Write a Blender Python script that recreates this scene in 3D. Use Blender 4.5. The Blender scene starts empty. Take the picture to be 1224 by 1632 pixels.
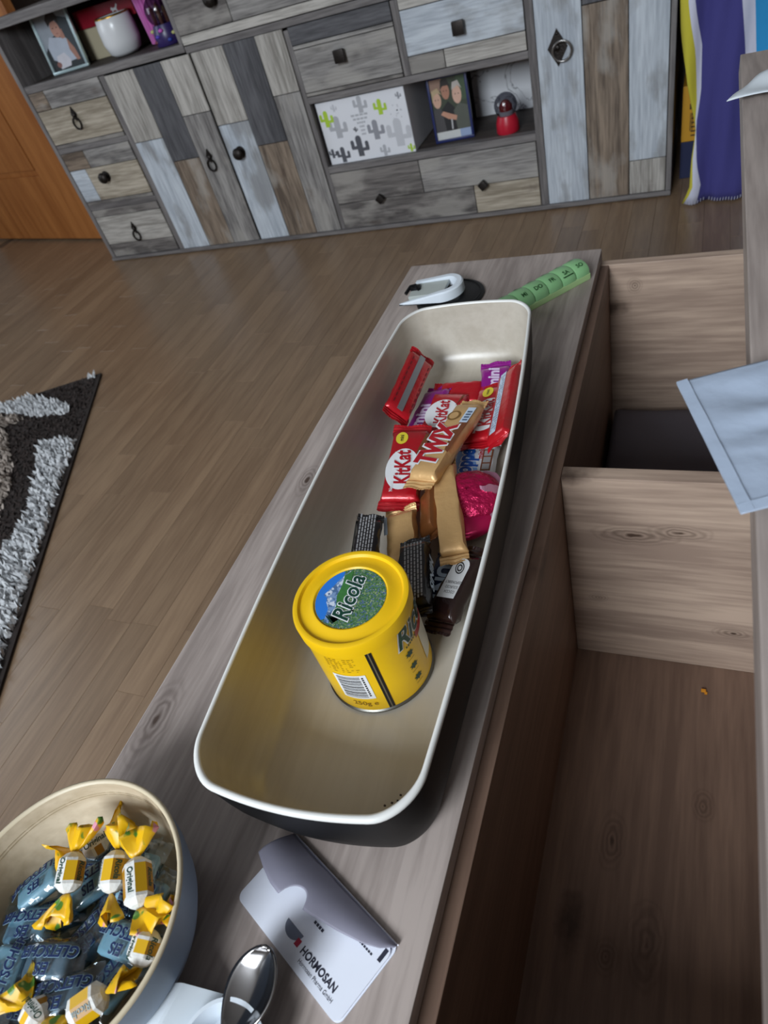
import bpy, bmesh, math, random
from mathutils import Vector, Matrix
random.seed(7)
PI = math.pi
SC = bpy.context.scene
COL = SC.collection

# ---------------------------------------------------------------- camera
FPX = 1069.76
ROT = Matrix(((0.914124, -0.060527, 0.400891), (0.31901, 0.717625, -0.619069), (-0.250219, 0.693795, 0.675307)))
CAMZ = 0.95
cam_d = bpy.data.cameras.new('camera'); cam = bpy.data.objects.new('camera', cam_d); COL.objects.link(cam)
cam_d.sensor_fit = 'VERTICAL'; cam_d.sensor_height = 36.0; cam_d.sensor_width = 27.0
cam_d.lens = FPX / 1632 * 36.0
cam_d.clip_start = 0.02
m4 = ROT.to_4x4(); m4.translation = Vector((0, 0, CAMZ)); cam.matrix_world = m4
cam_d.dof.use_dof = True; cam_d.dof.focus_distance = 0.64; cam_d.dof.aperture_fstop = 10.0
SC.camera = cam

# ---------------------------------------------------------------- world, daylight through the windows, exposure
W = bpy.data.worlds.new('world'); SC.world = W; W.use_nodes = True
W.node_tree.nodes['Background'].inputs[0].default_value = (0.75, 0.86, 1.0, 1)
W.node_tree.nodes['Background'].inputs[1].default_value = 0.5

def window_light(name, loc, target, sx, sy, power, color):
    l = bpy.data.lights.new(name, 'AREA'); l.shape = 'RECTANGLE'; l.size = sx; l.size_y = sy
    l.energy = power; l.color = color
    o = bpy.data.objects.new(name, l); COL.objects.link(o); o.location = loc
    o.rotation_euler = (Vector(target) - Vector(loc)).to_track_quat('-Z', 'Y').to_euler()
    return o
window_light('window_daylight', (-4.14, 0.75, 1.55), (-1.0, 0.65, 0.9), 1.4, 1.3, 22, (0.84, 0.92, 1.0))
window_light('window_daylight', (-0.7, -2.25, 2.1), (-0.4, 0.4, 0.7), 1.2, 1.2, 120, (0.86, 0.93, 1.0))
SC.view_settings.view_transform = 'Standard'; SC.view_settings.look = 'None'
SC.view_settings.gamma = 1.0; SC.view_settings.use_curve_mapping = False
SC.view_settings.exposure = 0.0
SC.cycles.use_denoising = True
SC.cycles.max_bounces = 8; SC.cycles.transparent_max_bounces = 12
SC.cycles.caustics_reflective = False; SC.cycles.caustics_refractive = False
SC.cycles.sample_clamp_indirect = 4.0

# ---------------------------------------------------------------- pixel -> point (photograph 1224 x 1632)
def ray(px, py):
    return ROT @ Vector(((px - 612) / FPX, -(py - 816) / FPX, -1.0))
def at(px, py, z):                     # point on the horizontal plane z
    d = ray(px, py); t = (z - CAMZ) / d.z
    return Vector((d.x * t, d.y * t, z))
def aty(px, py, y):                    # point on the vertical plane y
    d = ray(px, py); t = y / d.y
    return Vector((d.x * t, y, CAMZ + d.z * t))
def to_px(p):
    v = ROT.transposed() @ (Vector(p) - Vector((0, 0, CAMZ)))
    if v.z > -0.01: return None
    return 612 + FPX * v.x / -v.z, 816 - FPX * v.y / -v.z

# ---------------------------------------------------------------- materials
def lin(c):
    r = []
    for v in c[:3]:
        v = v / 255.0
        r.append(v / 12.92 if v <= 0.04045 else ((v + 0.055) / 1.055) ** 2.4)
    return (*r, 1.0)
def nodes(name):
    m = bpy.data.materials.new(name); m.use_nodes = True
    nt = m.node_tree; b = nt.nodes['Principled BSDF']
    return m, nt, b
def N(nt, t, **kw):
    n = nt.nodes.new(t)
    for k, v in kw.items():
        if k in n.inputs: n.inputs[k].default_value = v
        else: setattr(n, k, v)
    return n
_mc = {}
def mat(name, rgb, rough=0.5, metal=0.0, bump=0.0, bscale=60.0, vary=0.0, spec=0.5, coat=0.0, detail=4.0):
    if name in _mc: return _mc[name]
    m, nt, b = nodes(name)
    b.inputs['Base Color'].default_value = lin(rgb); b.inputs['Roughness'].default_value = rough
    b.inputs['Metallic'].default_value = metal; b.inputs['Specular IOR Level'].default_value = spec
    b.inputs['Coat Weight'].default_value = coat
    if bump or vary:
        tc = N(nt, 'ShaderNodeTexCoord'); no = N(nt, 'ShaderNodeTexNoise'); no.inputs['Scale'].default_value = bscale
        no.inputs['Detail'].default_value = detail
        nt.links.new(tc.outputs['Object'], no.inputs['Vector'])
        if bump:
            bp = N(nt, 'ShaderNodeBump'); bp.inputs['Strength'].default_value = bump; bp.inputs['Distance'].default_value = 0.004
            nt.links.new(no.outputs['Fac'], bp.inputs['Height']); nt.links.new(bp.outputs['Normal'], b.inputs['Normal'])
        if vary:
            hs = N(nt, 'ShaderNodeHueSaturation'); hs.inputs['Color'].default_value = lin(rgb)
            mr = N(nt, 'ShaderNodeMapRange'); mr.inputs['To Min'].default_value = 1 - vary; mr.inputs['To Max'].default_value = 1 + vary
            nt.links.new(no.outputs['Fac'], mr.inputs['Value']); nt.links.new(mr.outputs['Result'], hs.inputs['Value'])
            nt.links.new(hs.outputs['Color'], b.inputs['Base Color'])
    _mc[name] = m
    return m

def wood(name, ca, cb, axis='Y', scale=9.0, rough=0.5, knots=0.5, rnd=0.0, grain=0.5, kscale=3.2, knot_rgb=(60, 42, 32), streak=0.0, spec=0.4, bump=0.15, weather=None, flat=None, eyes=()):
    """grain runs along axis; per-object random shift; optional knots and pale weathered blotches"""
    if name in _mc: return _mc[name]
    m, nt, b = nodes(name); L = nt.links.new
    b.inputs['Roughness'].default_value = rough; b.inputs['Specular IOR Level'].default_value = spec
    tc = N(nt, 'ShaderNodeTexCoord'); oi = N(nt, 'ShaderNodeObjectInfo')
    sh = N(nt, 'ShaderNodeVectorMath', operation='SCALE'); sh.inputs[0].default_value = (37.0, 53.0, 71.0)
    L(oi.outputs['Random'], sh.inputs['Scale'])
    ad = N(nt, 'ShaderNodeVectorMath', operation='ADD'); L(tc.outputs['Object'], ad.inputs[0]); L(sh.outputs[0], ad.inputs[1])
    ax = 'XYZ'.index(axis)
    st = [1.0, 1.0, 1.0]; st[ax] = 0.07
    mp = N(nt, 'ShaderNodeMapping'); mp.inputs['Scale'].default_value = st; L(ad.outputs[0], mp.inputs['Vector'])
    n1 = N(nt, 'ShaderNodeTexNoise'); n1.inputs['Scale'].default_value = scale * 2; n1.inputs['Detail'].default_value = 6; n1.inputs['Roughness'].default_value = 0.6; n1.inputs['Distortion'].default_value = 0.8
    n2 = N(nt, 'ShaderNodeTexNoise'); n2.inputs['Scale'].default_value = scale * 16; n2.inputs['Detail'].default_value = 4
    st3 = [1.0, 1.0, 1.0]; st3[ax] = 0.45
    kn = list(st3)
    mp3 = N(nt, 'ShaderNodeMapping'); mp3.inputs['Scale'].default_value = st3; L(ad.outputs[0], mp3.inputs['Vector'])
    vo = N(nt, 'ShaderNodeTexVoronoi'); vo.inputs['Scale'].default_value = kscale; mpk = N(nt, 'ShaderNodeMapping'); mpk.inputs['Scale'].default_value = kn; mpk.inputs['Rotation'].default_value = {'Y': (PI / 2, 0, 0), 'X': (0, PI / 2, 0)}.get(flat, (0, 0, 0)); vo.voronoi_dimensions = '2D' if flat else '3D'; L(ad.outputs[0], mpk.inputs['Vector'])
    nk = N(nt, 'ShaderNodeTexNoise'); nk.inputs['Scale'].default_value = 60.0; L(ad.outputs[0], nk.inputs['Vector'])
    dk = N(nt, 'ShaderNodeVectorMath', operation='SCALE'); dk.inputs['Scale'].default_value = 0.018; L(nk.outputs['Color'], dk.inputs[0])
    ak = N(nt, 'ShaderNodeVectorMath', operation='ADD'); L(mpk.outputs[0], ak.inputs[0]); L(dk.outputs[0], ak.inputs[1]); L(ak.outputs[0], vo.inputs['Vector'])
    L(mp.outputs[0], n1.inputs['Vector']); L(mp.outputs[0], n2.inputs['Vector'])
    mx = N(nt, 'ShaderNodeMath', operation='MULTIPLY_ADD'); mx.inputs[1].default_value = grain; L(n2.outputs['Fac'], mx.inputs[0]); L(n1.outputs['Fac'], mx.inputs[2])
    rp = N(nt, 'ShaderNodeMapRange'); rp.inputs['From Min'].default_value = 0.40 + grain * 0.40; rp.inputs['From Max'].default_value = 0.60 + grain * 0.60
    L(mx.outputs[0], rp.inputs['Value'])
    mc = N(nt, 'ShaderNodeMix', data_type='RGBA'); mc.inputs['A'].default_value = lin(ca); mc.inputs['B'].default_value = lin(cb); L(rp.outputs[0], mc.inputs['Factor'])
    out = mc.outputs['Result']
    if weather:
        nw = N(nt, 'ShaderNodeTexNoise'); nw.inputs['Scale'].default_value = 14.0; nw.inputs['Detail'].default_value = 5; L(mp3.outputs[0], nw.inputs['Vector'])
        rw = N(nt, 'ShaderNodeMapRange'); rw.inputs['From Min'].default_value = 0.5; rw.inputs['From Max'].default_value = 0.62; L(nw.outputs['Fac'], rw.inputs['Value'])
        mw = N(nt, 'ShaderNodeMix', data_type='RGBA'); mw.inputs['B'].default_value = lin(weather); L(out, mw.inputs['A'])
        sc_ = N(nt, 'ShaderNodeMath', operation='MULTIPLY'); sc_.inputs[1].default_value = 0.55; L(rw.outputs[0], sc_.inputs[0]); L(sc_.outputs[0], mw.inputs['Factor'])
        out = mw.outputs['Result']
    if knots:
        kr = N(nt, 'ShaderNodeMapRange'); kr.inputs['From Min'].default_value = 0.015; kr.inputs['From Max'].default_value = 0.075
        kr.inputs['To Min'].default_value = knots; kr.inputs['To Max'].default_value = 0.0; L(vo.outputs['Distance'], kr.inputs['Value'])
        mk = N(nt, 'ShaderNodeMix', data_type='RGBA'); mk.inputs['B'].default_value = lin(knot_rgb); L(out, mk.inputs['A']); L(kr.outputs[0], mk.inputs['Factor'])
        out = mk.outputs['Result']
    for (ex_, ey_, ez_, sx_, sy_, sz_) in eyes:          # knots at fixed places: ringed ellipses with a dark heart
        sb = N(nt, 'ShaderNodeVectorMath', operation='SUBTRACT'); L(tc.outputs['Object'], sb.inputs[0]); sb.inputs[1].default_value = (ex_, ey_, ez_)
        ml = N(nt, 'ShaderNodeVectorMath', operation='MULTIPLY'); L(sb.outputs[0], ml.inputs[0]); ml.inputs[1].default_value = (sx_, sy_, sz_)
        nz = N(nt, 'ShaderNodeTexNoise'); nz.inputs['Scale'].default_value = 45.0; L(tc.outputs['Object'], nz.inputs['Vector'])
        ln_ = N(nt, 'ShaderNodeVectorMath', operation='LENGTH'); L(ml.outputs[0], ln_.inputs[0])
        dd = N(nt, 'ShaderNodeMath', operation='MULTIPLY_ADD'); dd.inputs[1].default_value = 0.5; L(nz.outputs['Fac'], dd.inputs[0]); L(ln_.outputs['Value'], dd.inputs[2])
        wv_ = N(nt, 'ShaderNodeMath', operation='MULTIPLY'); wv_.inputs[1].default_value = 26.0; L(dd.outputs[0], wv_.inputs[0])
        sn_ = N(nt, 'ShaderNodeMath', operation='SINE'); L(wv_.outputs[0], sn_.inputs[0])
        r1 = N(nt, 'ShaderNodeMapRange'); r1.inputs['From Min'].default_value = -1.0; r1.inputs['To Min'].default_value = 0.10; r1.inputs['To Max'].default_value = 0.55; L(sn_.outputs[0], r1.inputs['Value'])
        r2 = N(nt, 'ShaderNodeMapRange'); r2.inputs['From Min'].default_value = 0.45; r2.inputs['From Max'].default_value = 1.25; r2.inputs['To Min'].default_value = 1.0; r2.inputs['To Max'].default_value = 0.0; L(dd.outputs[0], r2.inputs['Value'])
        p1 = N(nt, 'ShaderNodeMath', operation='MULTIPLY'); L(r1.outputs[0], p1.inputs[0]); L(r2.outputs[0], p1.inputs[1])
        r3 = N(nt, 'ShaderNodeMapRange'); r3.inputs['From Min'].default_value = 0.30; r3.inputs['From Max'].default_value = 0.42; r3.inputs['To Min'].default_value = 0.9; r3.inputs['To Max'].default_value = 0.0; L(dd.outputs[0], r3.inputs['Value'])
        mxm = N(nt, 'ShaderNodeMath', operation='MAXIMUM'); L(p1.outputs[0], mxm.inputs[0]); L(r3.outputs[0], mxm.inputs[1])
        me_ = N(nt, 'ShaderNodeMix', data_type='RGBA'); me_.inputs['B'].default_value = lin(knot_rgb); L(out, me_.inputs['A']); L(mxm.outputs[0], me_.inputs['Factor']); out = me_.outputs['Result']
    if rnd:
        hs = N(nt, 'ShaderNodeHueSaturation'); mr = N(nt, 'ShaderNodeMapRange'); mr.inputs['To Min'].default_value = 1 - rnd; mr.inputs['To Max'].default_value = 1 + rnd
        L(oi.outputs['Random'], mr.inputs['Value']); L(mr.outputs[0], hs.inputs['Value']); L(out, hs.inputs['Color']); out = hs.outputs['Color']
    L(out, b.inputs['Base Color'])
    bp = N(nt, 'ShaderNodeBump'); bp.inputs['Strength'].default_value = bump; bp.inputs['Distance'].default_value = 0.001
    L(n2.outputs['Fac'], bp.inputs['Height']); L(bp.outputs[0], b.inputs['Normal'])
    _mc[name] = m
    return m

def film(name, tint=(215, 230, 238), gloss=0.22):
    if name in _mc: return _mc[name]
    m, nt, b = nodes(name); L = nt.links.new; nt.nodes.remove(b)
    t = N(nt, 'ShaderNodeBsdfTransparent'); t.inputs[0].default_value = lin(tint)
    g = N(nt, 'ShaderNodeBsdfGlossy'); g.inputs['Roughness'].default_value = 0.12
    tc = N(nt, 'ShaderNodeTexCoord'); no = N(nt, 'ShaderNodeTexNoise'); no.inputs['Scale'].default_value = 90
    bp = N(nt, 'ShaderNodeBump'); bp.inputs['Strength'].default_value = 0.5; bp.inputs['Distance'].default_value = 0.003
    L(tc.outputs['Object'], no.inputs['Vector']); L(no.outputs['Fac'], bp.inputs['Height']); L(bp.outputs[0], g.inputs['Normal'])
    mx = N(nt, 'ShaderNodeMixShader'); mx.inputs[0].default_value = gloss
    L(t.outputs[0], mx.inputs[1]); L(g.outputs[0], mx.inputs[2]); L(mx.outputs[0], nt.nodes['Material Output'].inputs[0])
    _mc[name] = m
    return m

def blotched(name, base, spots, scale=60.0, rough=0.5, thr=0.58, stretch=(1, 1, 1)):
    """printed ground colour with noise-shaped printed spots"""
    if name in _mc: return _mc[name]
    m, nt, b = nodes(name); L = nt.links.new; b.inputs['Roughness'].default_value = rough
    tc = N(nt, 'ShaderNodeTexCoord'); out = None
    for i, c in enumerate(spots):
        mp = N(nt, 'ShaderNodeMapping'); mp.inputs['Location'].default_value = (i * 3.1, i * 1.7, i * 2.3); mp.inputs['Scale'].default_value = stretch
        no = N(nt, 'ShaderNodeTexNoise'); no.inputs['Scale'].default_value = scale; no.inputs['Detail'].default_value = 2
        L(tc.outputs['Object'], mp.inputs['Vector']); L(mp.outputs[0], no.inputs['Vector'])
        r = N(nt, 'ShaderNodeMapRange'); r.inputs['From Min'].default_value = thr; r.inputs['From Max'].default_value = thr + 0.04; L(no.outputs['Fac'], r.inputs['Value'])
        mx = N(nt, 'ShaderNodeMix', data_type='RGBA'); mx.inputs['B'].default_value = lin(c); L(r.outputs[0], mx.inputs['Factor'])
        if out is None: mx.inputs['A'].default_value = lin(base)
        else: L(out, mx.inputs['A'])
        out = mx.outputs['Result']
    L(out, b.inputs['Base Color'])
    _mc[name] = m
    return m

# ---------------------------------------------------------------- mesh helpers
class MB:
    """collects shapes, then links them as ONE mesh object"""
    def __init__(s): s.v = []; s.f = []; s.mi = []; s.T = Matrix.Identity(4)
    def add(s, vs, fs, mi=0):
        o = len(s.v); s.v += [tuple(s.T @ Vector(v)) for v in vs]
        for f in fs: s.f.append([i + o for i in f]); s.mi.append(mi)
        return s
    def box(s, x0, x1, y0, y1, z0, z1, mi=0):
        v = [(x0, y0, z0), (x1, y0, z0), (x1, y1, z0), (x0, y1, z0), (x0, y0, z1), (x1, y0, z1), (x1, y1, z1), (x0, y1, z1)]
        return s.add(v, [(0, 3, 2, 1), (4, 5, 6, 7), (0, 1, 5, 4), (1, 2, 6, 5), (2, 3, 7, 6), (3, 0, 4, 7)], mi)
    def cbox(s, c, d, ch, mi=0):       # box with chamfered edges; c centre, d half sizes
        bm = bmesh.new(); bmesh.ops.create_cube(bm, size=2.0)
        for v in bm.verts: v.co = Vector((v.co.x * d[0], v.co.y * d[1], v.co.z * d[2]))
        bmesh.ops.bevel(bm, geom=bm.edges[:], offset=ch, segments=2, affect='EDGES', profile=0.6)
        bm.verts.index_update()
        s.add([(v.co.x + c[0], v.co.y + c[1], v.co.z + c[2]) for v in bm.verts], [[v.index for v in f.verts] for f in bm.faces], mi); bm.free(); return s
    def rings(s, R, close=True, cap0=False, cap1=False, mi=0):
        n = len(R[0]); vs = [p for r in R for p in r]; fs = []
        for k in range(len(R) - 1):
            for i in range(n if close else n - 1):
                j = (i + 1) % n; fs.append((k * n + i, k * n + j, (k + 1) * n + j, (k + 1) * n + i))
        if cap0: fs.append(list(range(n))[::-1])
        if cap1: fs.append([(len(R) - 1) * n + i for i in range(n)])
        return s.add(vs, fs, mi)
    def lathe(s, prof, n=40, c=(0, 0, 0), cap0=False, cap1=False, mi=0):
        R = [[(c[0] + r * math.cos(2 * PI * i / n), c[1] + r * math.sin(2 * PI * i / n), c[2] + z) for i in range(n)] for r, z in prof]
        return s.rings(R, True, cap0, cap1, mi)
    def tube(s, pts, r, n=8, closed=False, mi=0, caps=True):
        P = [Vector(p) for p in pts]; R = []; prev = None
        rr = r if isinstance(r, (list, tuple)) else [r] * len(P)
        for i, p in enumerate(P):
            a = P[i - 1] if (i > 0 or closed) else P[i]; b = P[(i + 1) % len(P)] if (i < len(P) - 1 or closed) else P[i]
            t = (b - a).normalized()
            if prev is None: prev = t.orthogonal().normalized()
            u = (prev - t * prev.dot(t)).normalized(); prev = u; w = t.cross(u)
            R.append([tuple(p + (u * math.cos(2 * PI * k / n) + w * math.sin(2 * PI * k / n)) * rr[i]) for k in range(n)])
        if closed: R.append(R[0])
        return s.rings(R, True, caps and not closed, caps and not closed, mi)
    def prism(s, poly, z0, z1, mi=0):
        n = len(poly); v = [(x, y, z0) for x, y in poly] + [(x, y, z1) for x, y in poly]
        return s.add(v, [list(range(n))[::-1], list(range(n, 2 * n))] + [(i, (i + 1) % n, n + (i + 1) % n, n + i) for i in range(n)], mi)
    def poly(s, pts, mi=0):
        return s.add(pts, [list(range(len(pts)))], mi)
    def grid(s, nx, ny, fn, mi=0, flip=False):
        v = [fn(i / (nx - 1), j / (ny - 1)) for j in range(ny) for i in range(nx)]
        f = [(j * nx + i, j * nx + i + 1, (j + 1) * nx + i + 1, (j + 1) * nx + i) for j in range(ny - 1) for i in range(nx - 1)]
        if flip: f = [q[::-1] for q in f]
        return s.add(v, f, mi)
    def mesh(s, name, mats, smooth=False):
        me = bpy.data.meshes.new(name); me.from_pydata(s.v, [], s.f)
        for m in (mats if isinstance(mats, (list, tuple)) else [mats]): me.materials.append(m)
        me.polygons.foreach_set('material_index', s.mi)
        if smooth:
            me.polygons.foreach_set('use_smooth', [True] * len(me.polygons))
            if smooth is not True: me.set_sharp_from_angle(angle=math.radians(smooth))
        me.update(); return me
    def build(s, name, mats, parent=None, smooth=False, thick=0.0):
        o = bpy.data.objects.new(name, s.mesh(name, mats, smooth)); COL.objects.link(o); o.parent = parent
        if thick:
            md = o.modifiers.new('thickness', 'SOLIDIFY'); md.thickness = thick; md.offset = 0
        return o

def tag(o, label=None, cat=None, group=None, kind=None):
    if label: o['label'] = label
    if cat: o['category'] = cat
    if group: o['group'] = group
    if kind: o['kind'] = kind
    return o
def thing(name, label, cat, loc=(0, 0, 0), M=None, group=None):
    o = bpy.data.objects.new(name, None); COL.objects.link(o); o.empty_display_size = 0.02
    if M is not None: o.matrix_world = M
    else: o.location = loc
    return tag(o, label, cat, group)
def frame(o, x, up):
    """matrix with x along x and z near up, origin o"""
    X = Vector(x).normalized(); Z = Vector(up); Z = (Z - X * Z.dot(X)).normalized(); Y = Z.cross(X)
    m = Matrix((X, Y, Z)).transposed().to_4x4(); m.translation = Vector(o); return m

_tc = {}
def text2d(s, bold=0.0, shear=0.0):
    k = (s, bold, shear)
    if k not in _tc:
        c = bpy.data.curves.new('t', 'FONT'); c.body = s; c.size = 1.0; c.offset = bold; c.shear = shear
        c.align_x = 'CENTER'; c.align_y = 'CENTER'; c.resolution_u = 3; c.fill_mode = 'BOTH'
        o = bpy.data.objects.new('t', c); me = o.to_mesh()
        vs = [(v.co.x, v.co.y) for v in me.vertices]; fs = [list(p.vertices) for p in me.polygons]
        o.to_mesh_clear(); bpy.data.objects.remove(o); bpy.data.curves.remove(c)
        xs = [v[0] for v in vs] or [0]
        _tc[k] = (vs, fs, max(xs) - min(xs) if vs else 1.0, (max(xs) + min(xs)) / 2)
    return _tc[k]
def text_into(mb, s, size, c=(0, 0), rot=0.0, z=0.0, bold=0.0, shear=0.0, mi=0, fn=None, sx=1.0):
    vs, fs, w, mid = text2d(s, bold, shear); cr, sr = math.cos(rot), math.sin(rot); out = []
    for x, y in vs:
        x = (x - mid) * size * sx; y = y * size
        X, Y = c[0] + x * cr - y * sr, c[1] + x * sr + y * cr
        out.append(fn(X, Y, z) if fn else (X, Y, z))
    mb.add(out, fs, mi); return w * size * sx
def ell(cx, cy, rx, ry, z, n=28, rot=0.0):
    c, s = math.cos(rot), math.sin(rot)
    return [(cx + rx * math.cos(2 * PI * i / n) * c - ry * math.sin(2 * PI * i / n) * s, cy + rx * math.cos(2 * PI * i / n) * s + ry * math.sin(2 * PI * i / n) * c, z) for i in range(n)]
def hn(*a):                             # small deterministic hash noise in -1..1
    x = math.sin(sum(v * k for v, k in zip(a, (12.9898, 78.233, 37.719, 54.1)))) * 43758.5453
    return (x - math.floor(x)) * 2 - 1
def sn(x, y, z=0.0):                    # smooth wavy noise in about -1..1
    return (math.sin(x * 1.7 + 1.3 * math.sin(y * 1.1 + z)) + math.sin(y * 2.3 + 1.1 * math.sin(x * 1.9 - z * 2)) + math.sin((x + y) * 1.3 + z * 3)) / 3

WHITE = mat('white_print', (232, 234, 236), 0.55)
BLACKP = mat('black_print', (22, 20, 22), 0.5)
# ================================================================ SETTING
# room shell
wallm = mat('painted_wall', (150, 146, 142), 0.9, bump=0.05, bscale=200)
MB().box(-4.2, 2.4, 2.86, 2.98, 0, 2.9).build('wall_back', wallm)['kind'] = 'structure'
def wall_with_window(name, fixed, axis, a0, a1, w0, w1, z0, z1):
    mb = MB()
    def b(u0, u1, q0, q1):
        if axis == 'X': mb.box(u0, u1, fixed - 0.12, fixed, q0, q1)
        else: mb.box(fixed - 0.12, fixed, u0, u1, q0, q1)
    b(a0, w0, 0, 2.9); b(w1, a1, 0, 2.9); b(w0, w1, 0, z0); b(w0, w1, z1, 2.9)
    o = mb.build(name, wallm); o['kind'] = 'structure'
wall_with_window('wall_left', -4.2, 'Y', -2.3, 2.98, 0.05, 1.45, 0.9, 2.2)
wall_with_window('wall_front', -2.3, 'X', -4.2, 2.4, -1.45, 0.05, 1.45, 2.8)
MB().box(2.4, 2.52, -2.42, 2.98, 0, 2.9).build('wall_right', wallm)['kind'] = 'structure'
MB().box(-4.32, 2.52, -2.42, 2.98, 2.9, 3.0).build('ceiling', mat('white_ceiling', (190, 190, 190), 0.9))['kind'] = 'structure'

# parquet floor: every strip a piece
floor = MB().box(-4.2, 2.4, -2.3, 2.86, -0.03, -0.0065).build('floor', mat('floor_joint', (96, 74, 56), 0.8)); floor['kind'] = 'structure'
strip_m = wood('parquet_oak', (124, 101, 80), (143, 119, 95), 'Y', 10, 0.34, 0.0, rnd=0.10, grain=0.6, spec=0.5, bump=0.04)
SWD = 0.068; LENS = [0.38, 0.46, 0.54, 0.62]
def strip_mesh(l):
    mb = MB(); g = 0.0002; c = 0.0004; w = SWD / 2 - g; h = l / 2 - g
    R = [[(-w, -h, -0.0065), (w, -h, -0.0065), (w, h, -0.0065), (-w, h, -0.0065)], [(-w, -h, -c), (w, -h, -c), (w, h, -c), (-w, h, -c)],
         [(-w + c, -h + c, 0), (w - c, -h + c, 0), (w - c, h - c, 0), (-w + c, h - c, 0)]]
    mb.rings(R, True, False, True); return mb
smesh = [strip_mesh(l).mesh('plank', strip_m) for l in LENS]
rest = MB(); cand = []
nx = int(6.6 / SWD)
rng = random.Random(3)
for i in range(nx):
    x = -4.2 + SWD * (i + 0.5); y = -2.3 - rng.random() * 0.4
    while y < 2.86:
        k = rng.randrange(4); l = LENS[k]
        if y + l > -2.3 and y + l < 2.86 + 0.3:
            cand.append((x, y + l / 2, k))
        y += l
def plank_seen(x, y, l):
    if x > -0.50 and y < 1.05 and x < 0.4: return False
    if x > -2.45 and y > 2.55: return False
    n = 0
    for q in (-0.45, -0.2, 0, 0.2, 0.45):
        p = to_px((x, y + q * l, 0))
        if p and -15 < p[0] < 1239 and -15 < p[1] < 1647:
            if x < -0.47 or p[0] > 940 or p[1] < 440: n += 1
    return n > 0
vis = [c for c in cand if plank_seen(c[0], c[1], LENS[c[2]])]
vis.sort(key=lambda c: c[0] ** 2 + c[1] ** 2)
keep = set(vis[:292])
for c in cand:
    if c in keep:
        o = bpy.data.objects.new('plank', smesh[c[2]]); COL.objects.link(o); o.parent = floor; o.location = (c[0], c[1], 0)
    else:
        rest.T = Matrix.Translation((c[0], c[1], 0)); s_ = strip_mesh(LENS[c[2]]); rest.add(s_.v, s_.f)
ro = rest.build('plank', strip_m, floor); ro['kind'] = 'stuff'

# ajar orange door at the far left (leaf turned a little from the wall)
dA = Vector((-2.46, 2.503, 0.012)); dB = Vector((-3.585, 2.748, 0.012))
door = bpy.data.objects.new('door_1', None); COL.objects.link(door); door.matrix_world = frame(dA, dB - dA, (0, 0, 1)); door['kind'] = 'structure'
om = wood('orange_veneer', (140, 84, 40), (164, 106, 56), 'Z', 7, 0.42, 0.0, grain=0.35, bump=0.04)
off = -0.215
DW = 1.2
mb = MB()                                # leaf local: x along the leaf, -? y is the side toward the room is +Y after frame
mb.box(0, DW, -0.034, -0.006, 0, 2.0); mb.build('door_core', om, door)
def dpart(nm, x0, x1, z0, z1, y0=-0.006, y1=0.006): MB().cbox(((x0 + x1) / 2, (y0 + y1) / 2, (z0 + z1) / 2), ((x1 - x0) / 2, (y1 - y0) / 2, (z1 - z0) / 2), 0.002).build(nm, om, door)
S0 = 0.41                                # width of the stile nearest the sideboard
dpart('stile', 0, S0, 0, 2.0); dpart('stile', DW - 0.14, DW, 0, 2.0)
dpart('bottom_rail', S0 + 0.001, DW - 0.141, 0, 0.305); dpart('top_rail', S0 + 0.001, DW - 0.141, 1.88, 2.0); dpart('middle_rail', S0 + 0.001, DW - 0.141, 1.0, 1.12)
dpart('door_panel', S0 + 0.02, DW - 0.16, 0.33, 0.98, -0.006, 0.001); dpart('door_panel', S0 + 0.02, DW - 0.16, 1.14, 1.86, -0.006, 0.001)

# ================================================================ SIDEBOARD
CY = 2.29
def cx(x): return x * 0.9913
def cz(z): return CAMZ + z * 0.9913
side = thing('sideboard', 'wide grey sideboard faced in mixed weathered planks with dark iron pulls', 'sideboard', (cx(-1.24), CY, 0))
SL = Vector(side.location)
carc = wood('carcass_greywood', (92, 88, 88), (130, 126, 125), 'X', 10, 0.6, 0.25, grain=0.7)
carcz = wood('carcass_greywood_upright', (92, 88, 88), (130, 126, 125), 'Z', 10, 0.6, 0.25, grain=0.7)
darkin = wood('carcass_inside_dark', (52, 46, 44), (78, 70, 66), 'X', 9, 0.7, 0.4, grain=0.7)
gap_m = mat('dark_gap', (26, 23, 22), 0.8)
iron = mat('dark_iron', (52, 48, 46), 0.42, 0.85, bump=0.25, bscale=300)
ring_m = mat('worn_steel_ring', (150, 148, 146), 0.3, 1.0)
def sbox(nm, x0, x1, y0, y1, z0, z1, m, par=None, ch=0.0):
    mb = MB(); c = ((x0 + x1) / 2 - SL.x, (y0 + y1) / 2 - SL.y, (z0 + z1) / 2); d = ((x1 - x0) / 2, (y1 - y0) / 2, (z1 - z0) / 2)
    if ch: mb.cbox(c, d, ch)
    else: mb.box(c[0] - d[0], c[0] + d[0], c[1] - d[1], c[1] + d[1], c[2] - d[2], c[2] + d[2])
    return mb.build(nm, m, par or side)
X0, X1 = cx(-2.402), cx(-0.083); TOPZ = 0.90
CB = CY + 0.40
sbox('side_panel', X0, cx(-2.383), CY - 0.004, CB, 0.0, TOPZ, carcz, ch=0.002); sbox('side_panel', cx(-0.098), X1, CY - 0.004, CB, 0.0, TOPZ, carcz, ch=0.002)
sbox('plinth', X0 + 0.03, X1 - 0.03, CY + 0.02, CB, 0.0, 0.005, gap_m)
sbox('bottom_board', X0, X1, CY - 0.012, CB, 0.004, cz(-0.941), carc, ch=0.002)
sbox('top_board', X0 - 0.01, X1 + 0.01, CY - 0.015, CB + 0.005, TOPZ - 0.03, TOPZ, carc, ch=0.003)
sbox('back_panel', X0 + 0.02, X1 - 0.02, CB - 0.012, CB - 0.002, 0.02, TOPZ - 0.03, darkin)
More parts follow.
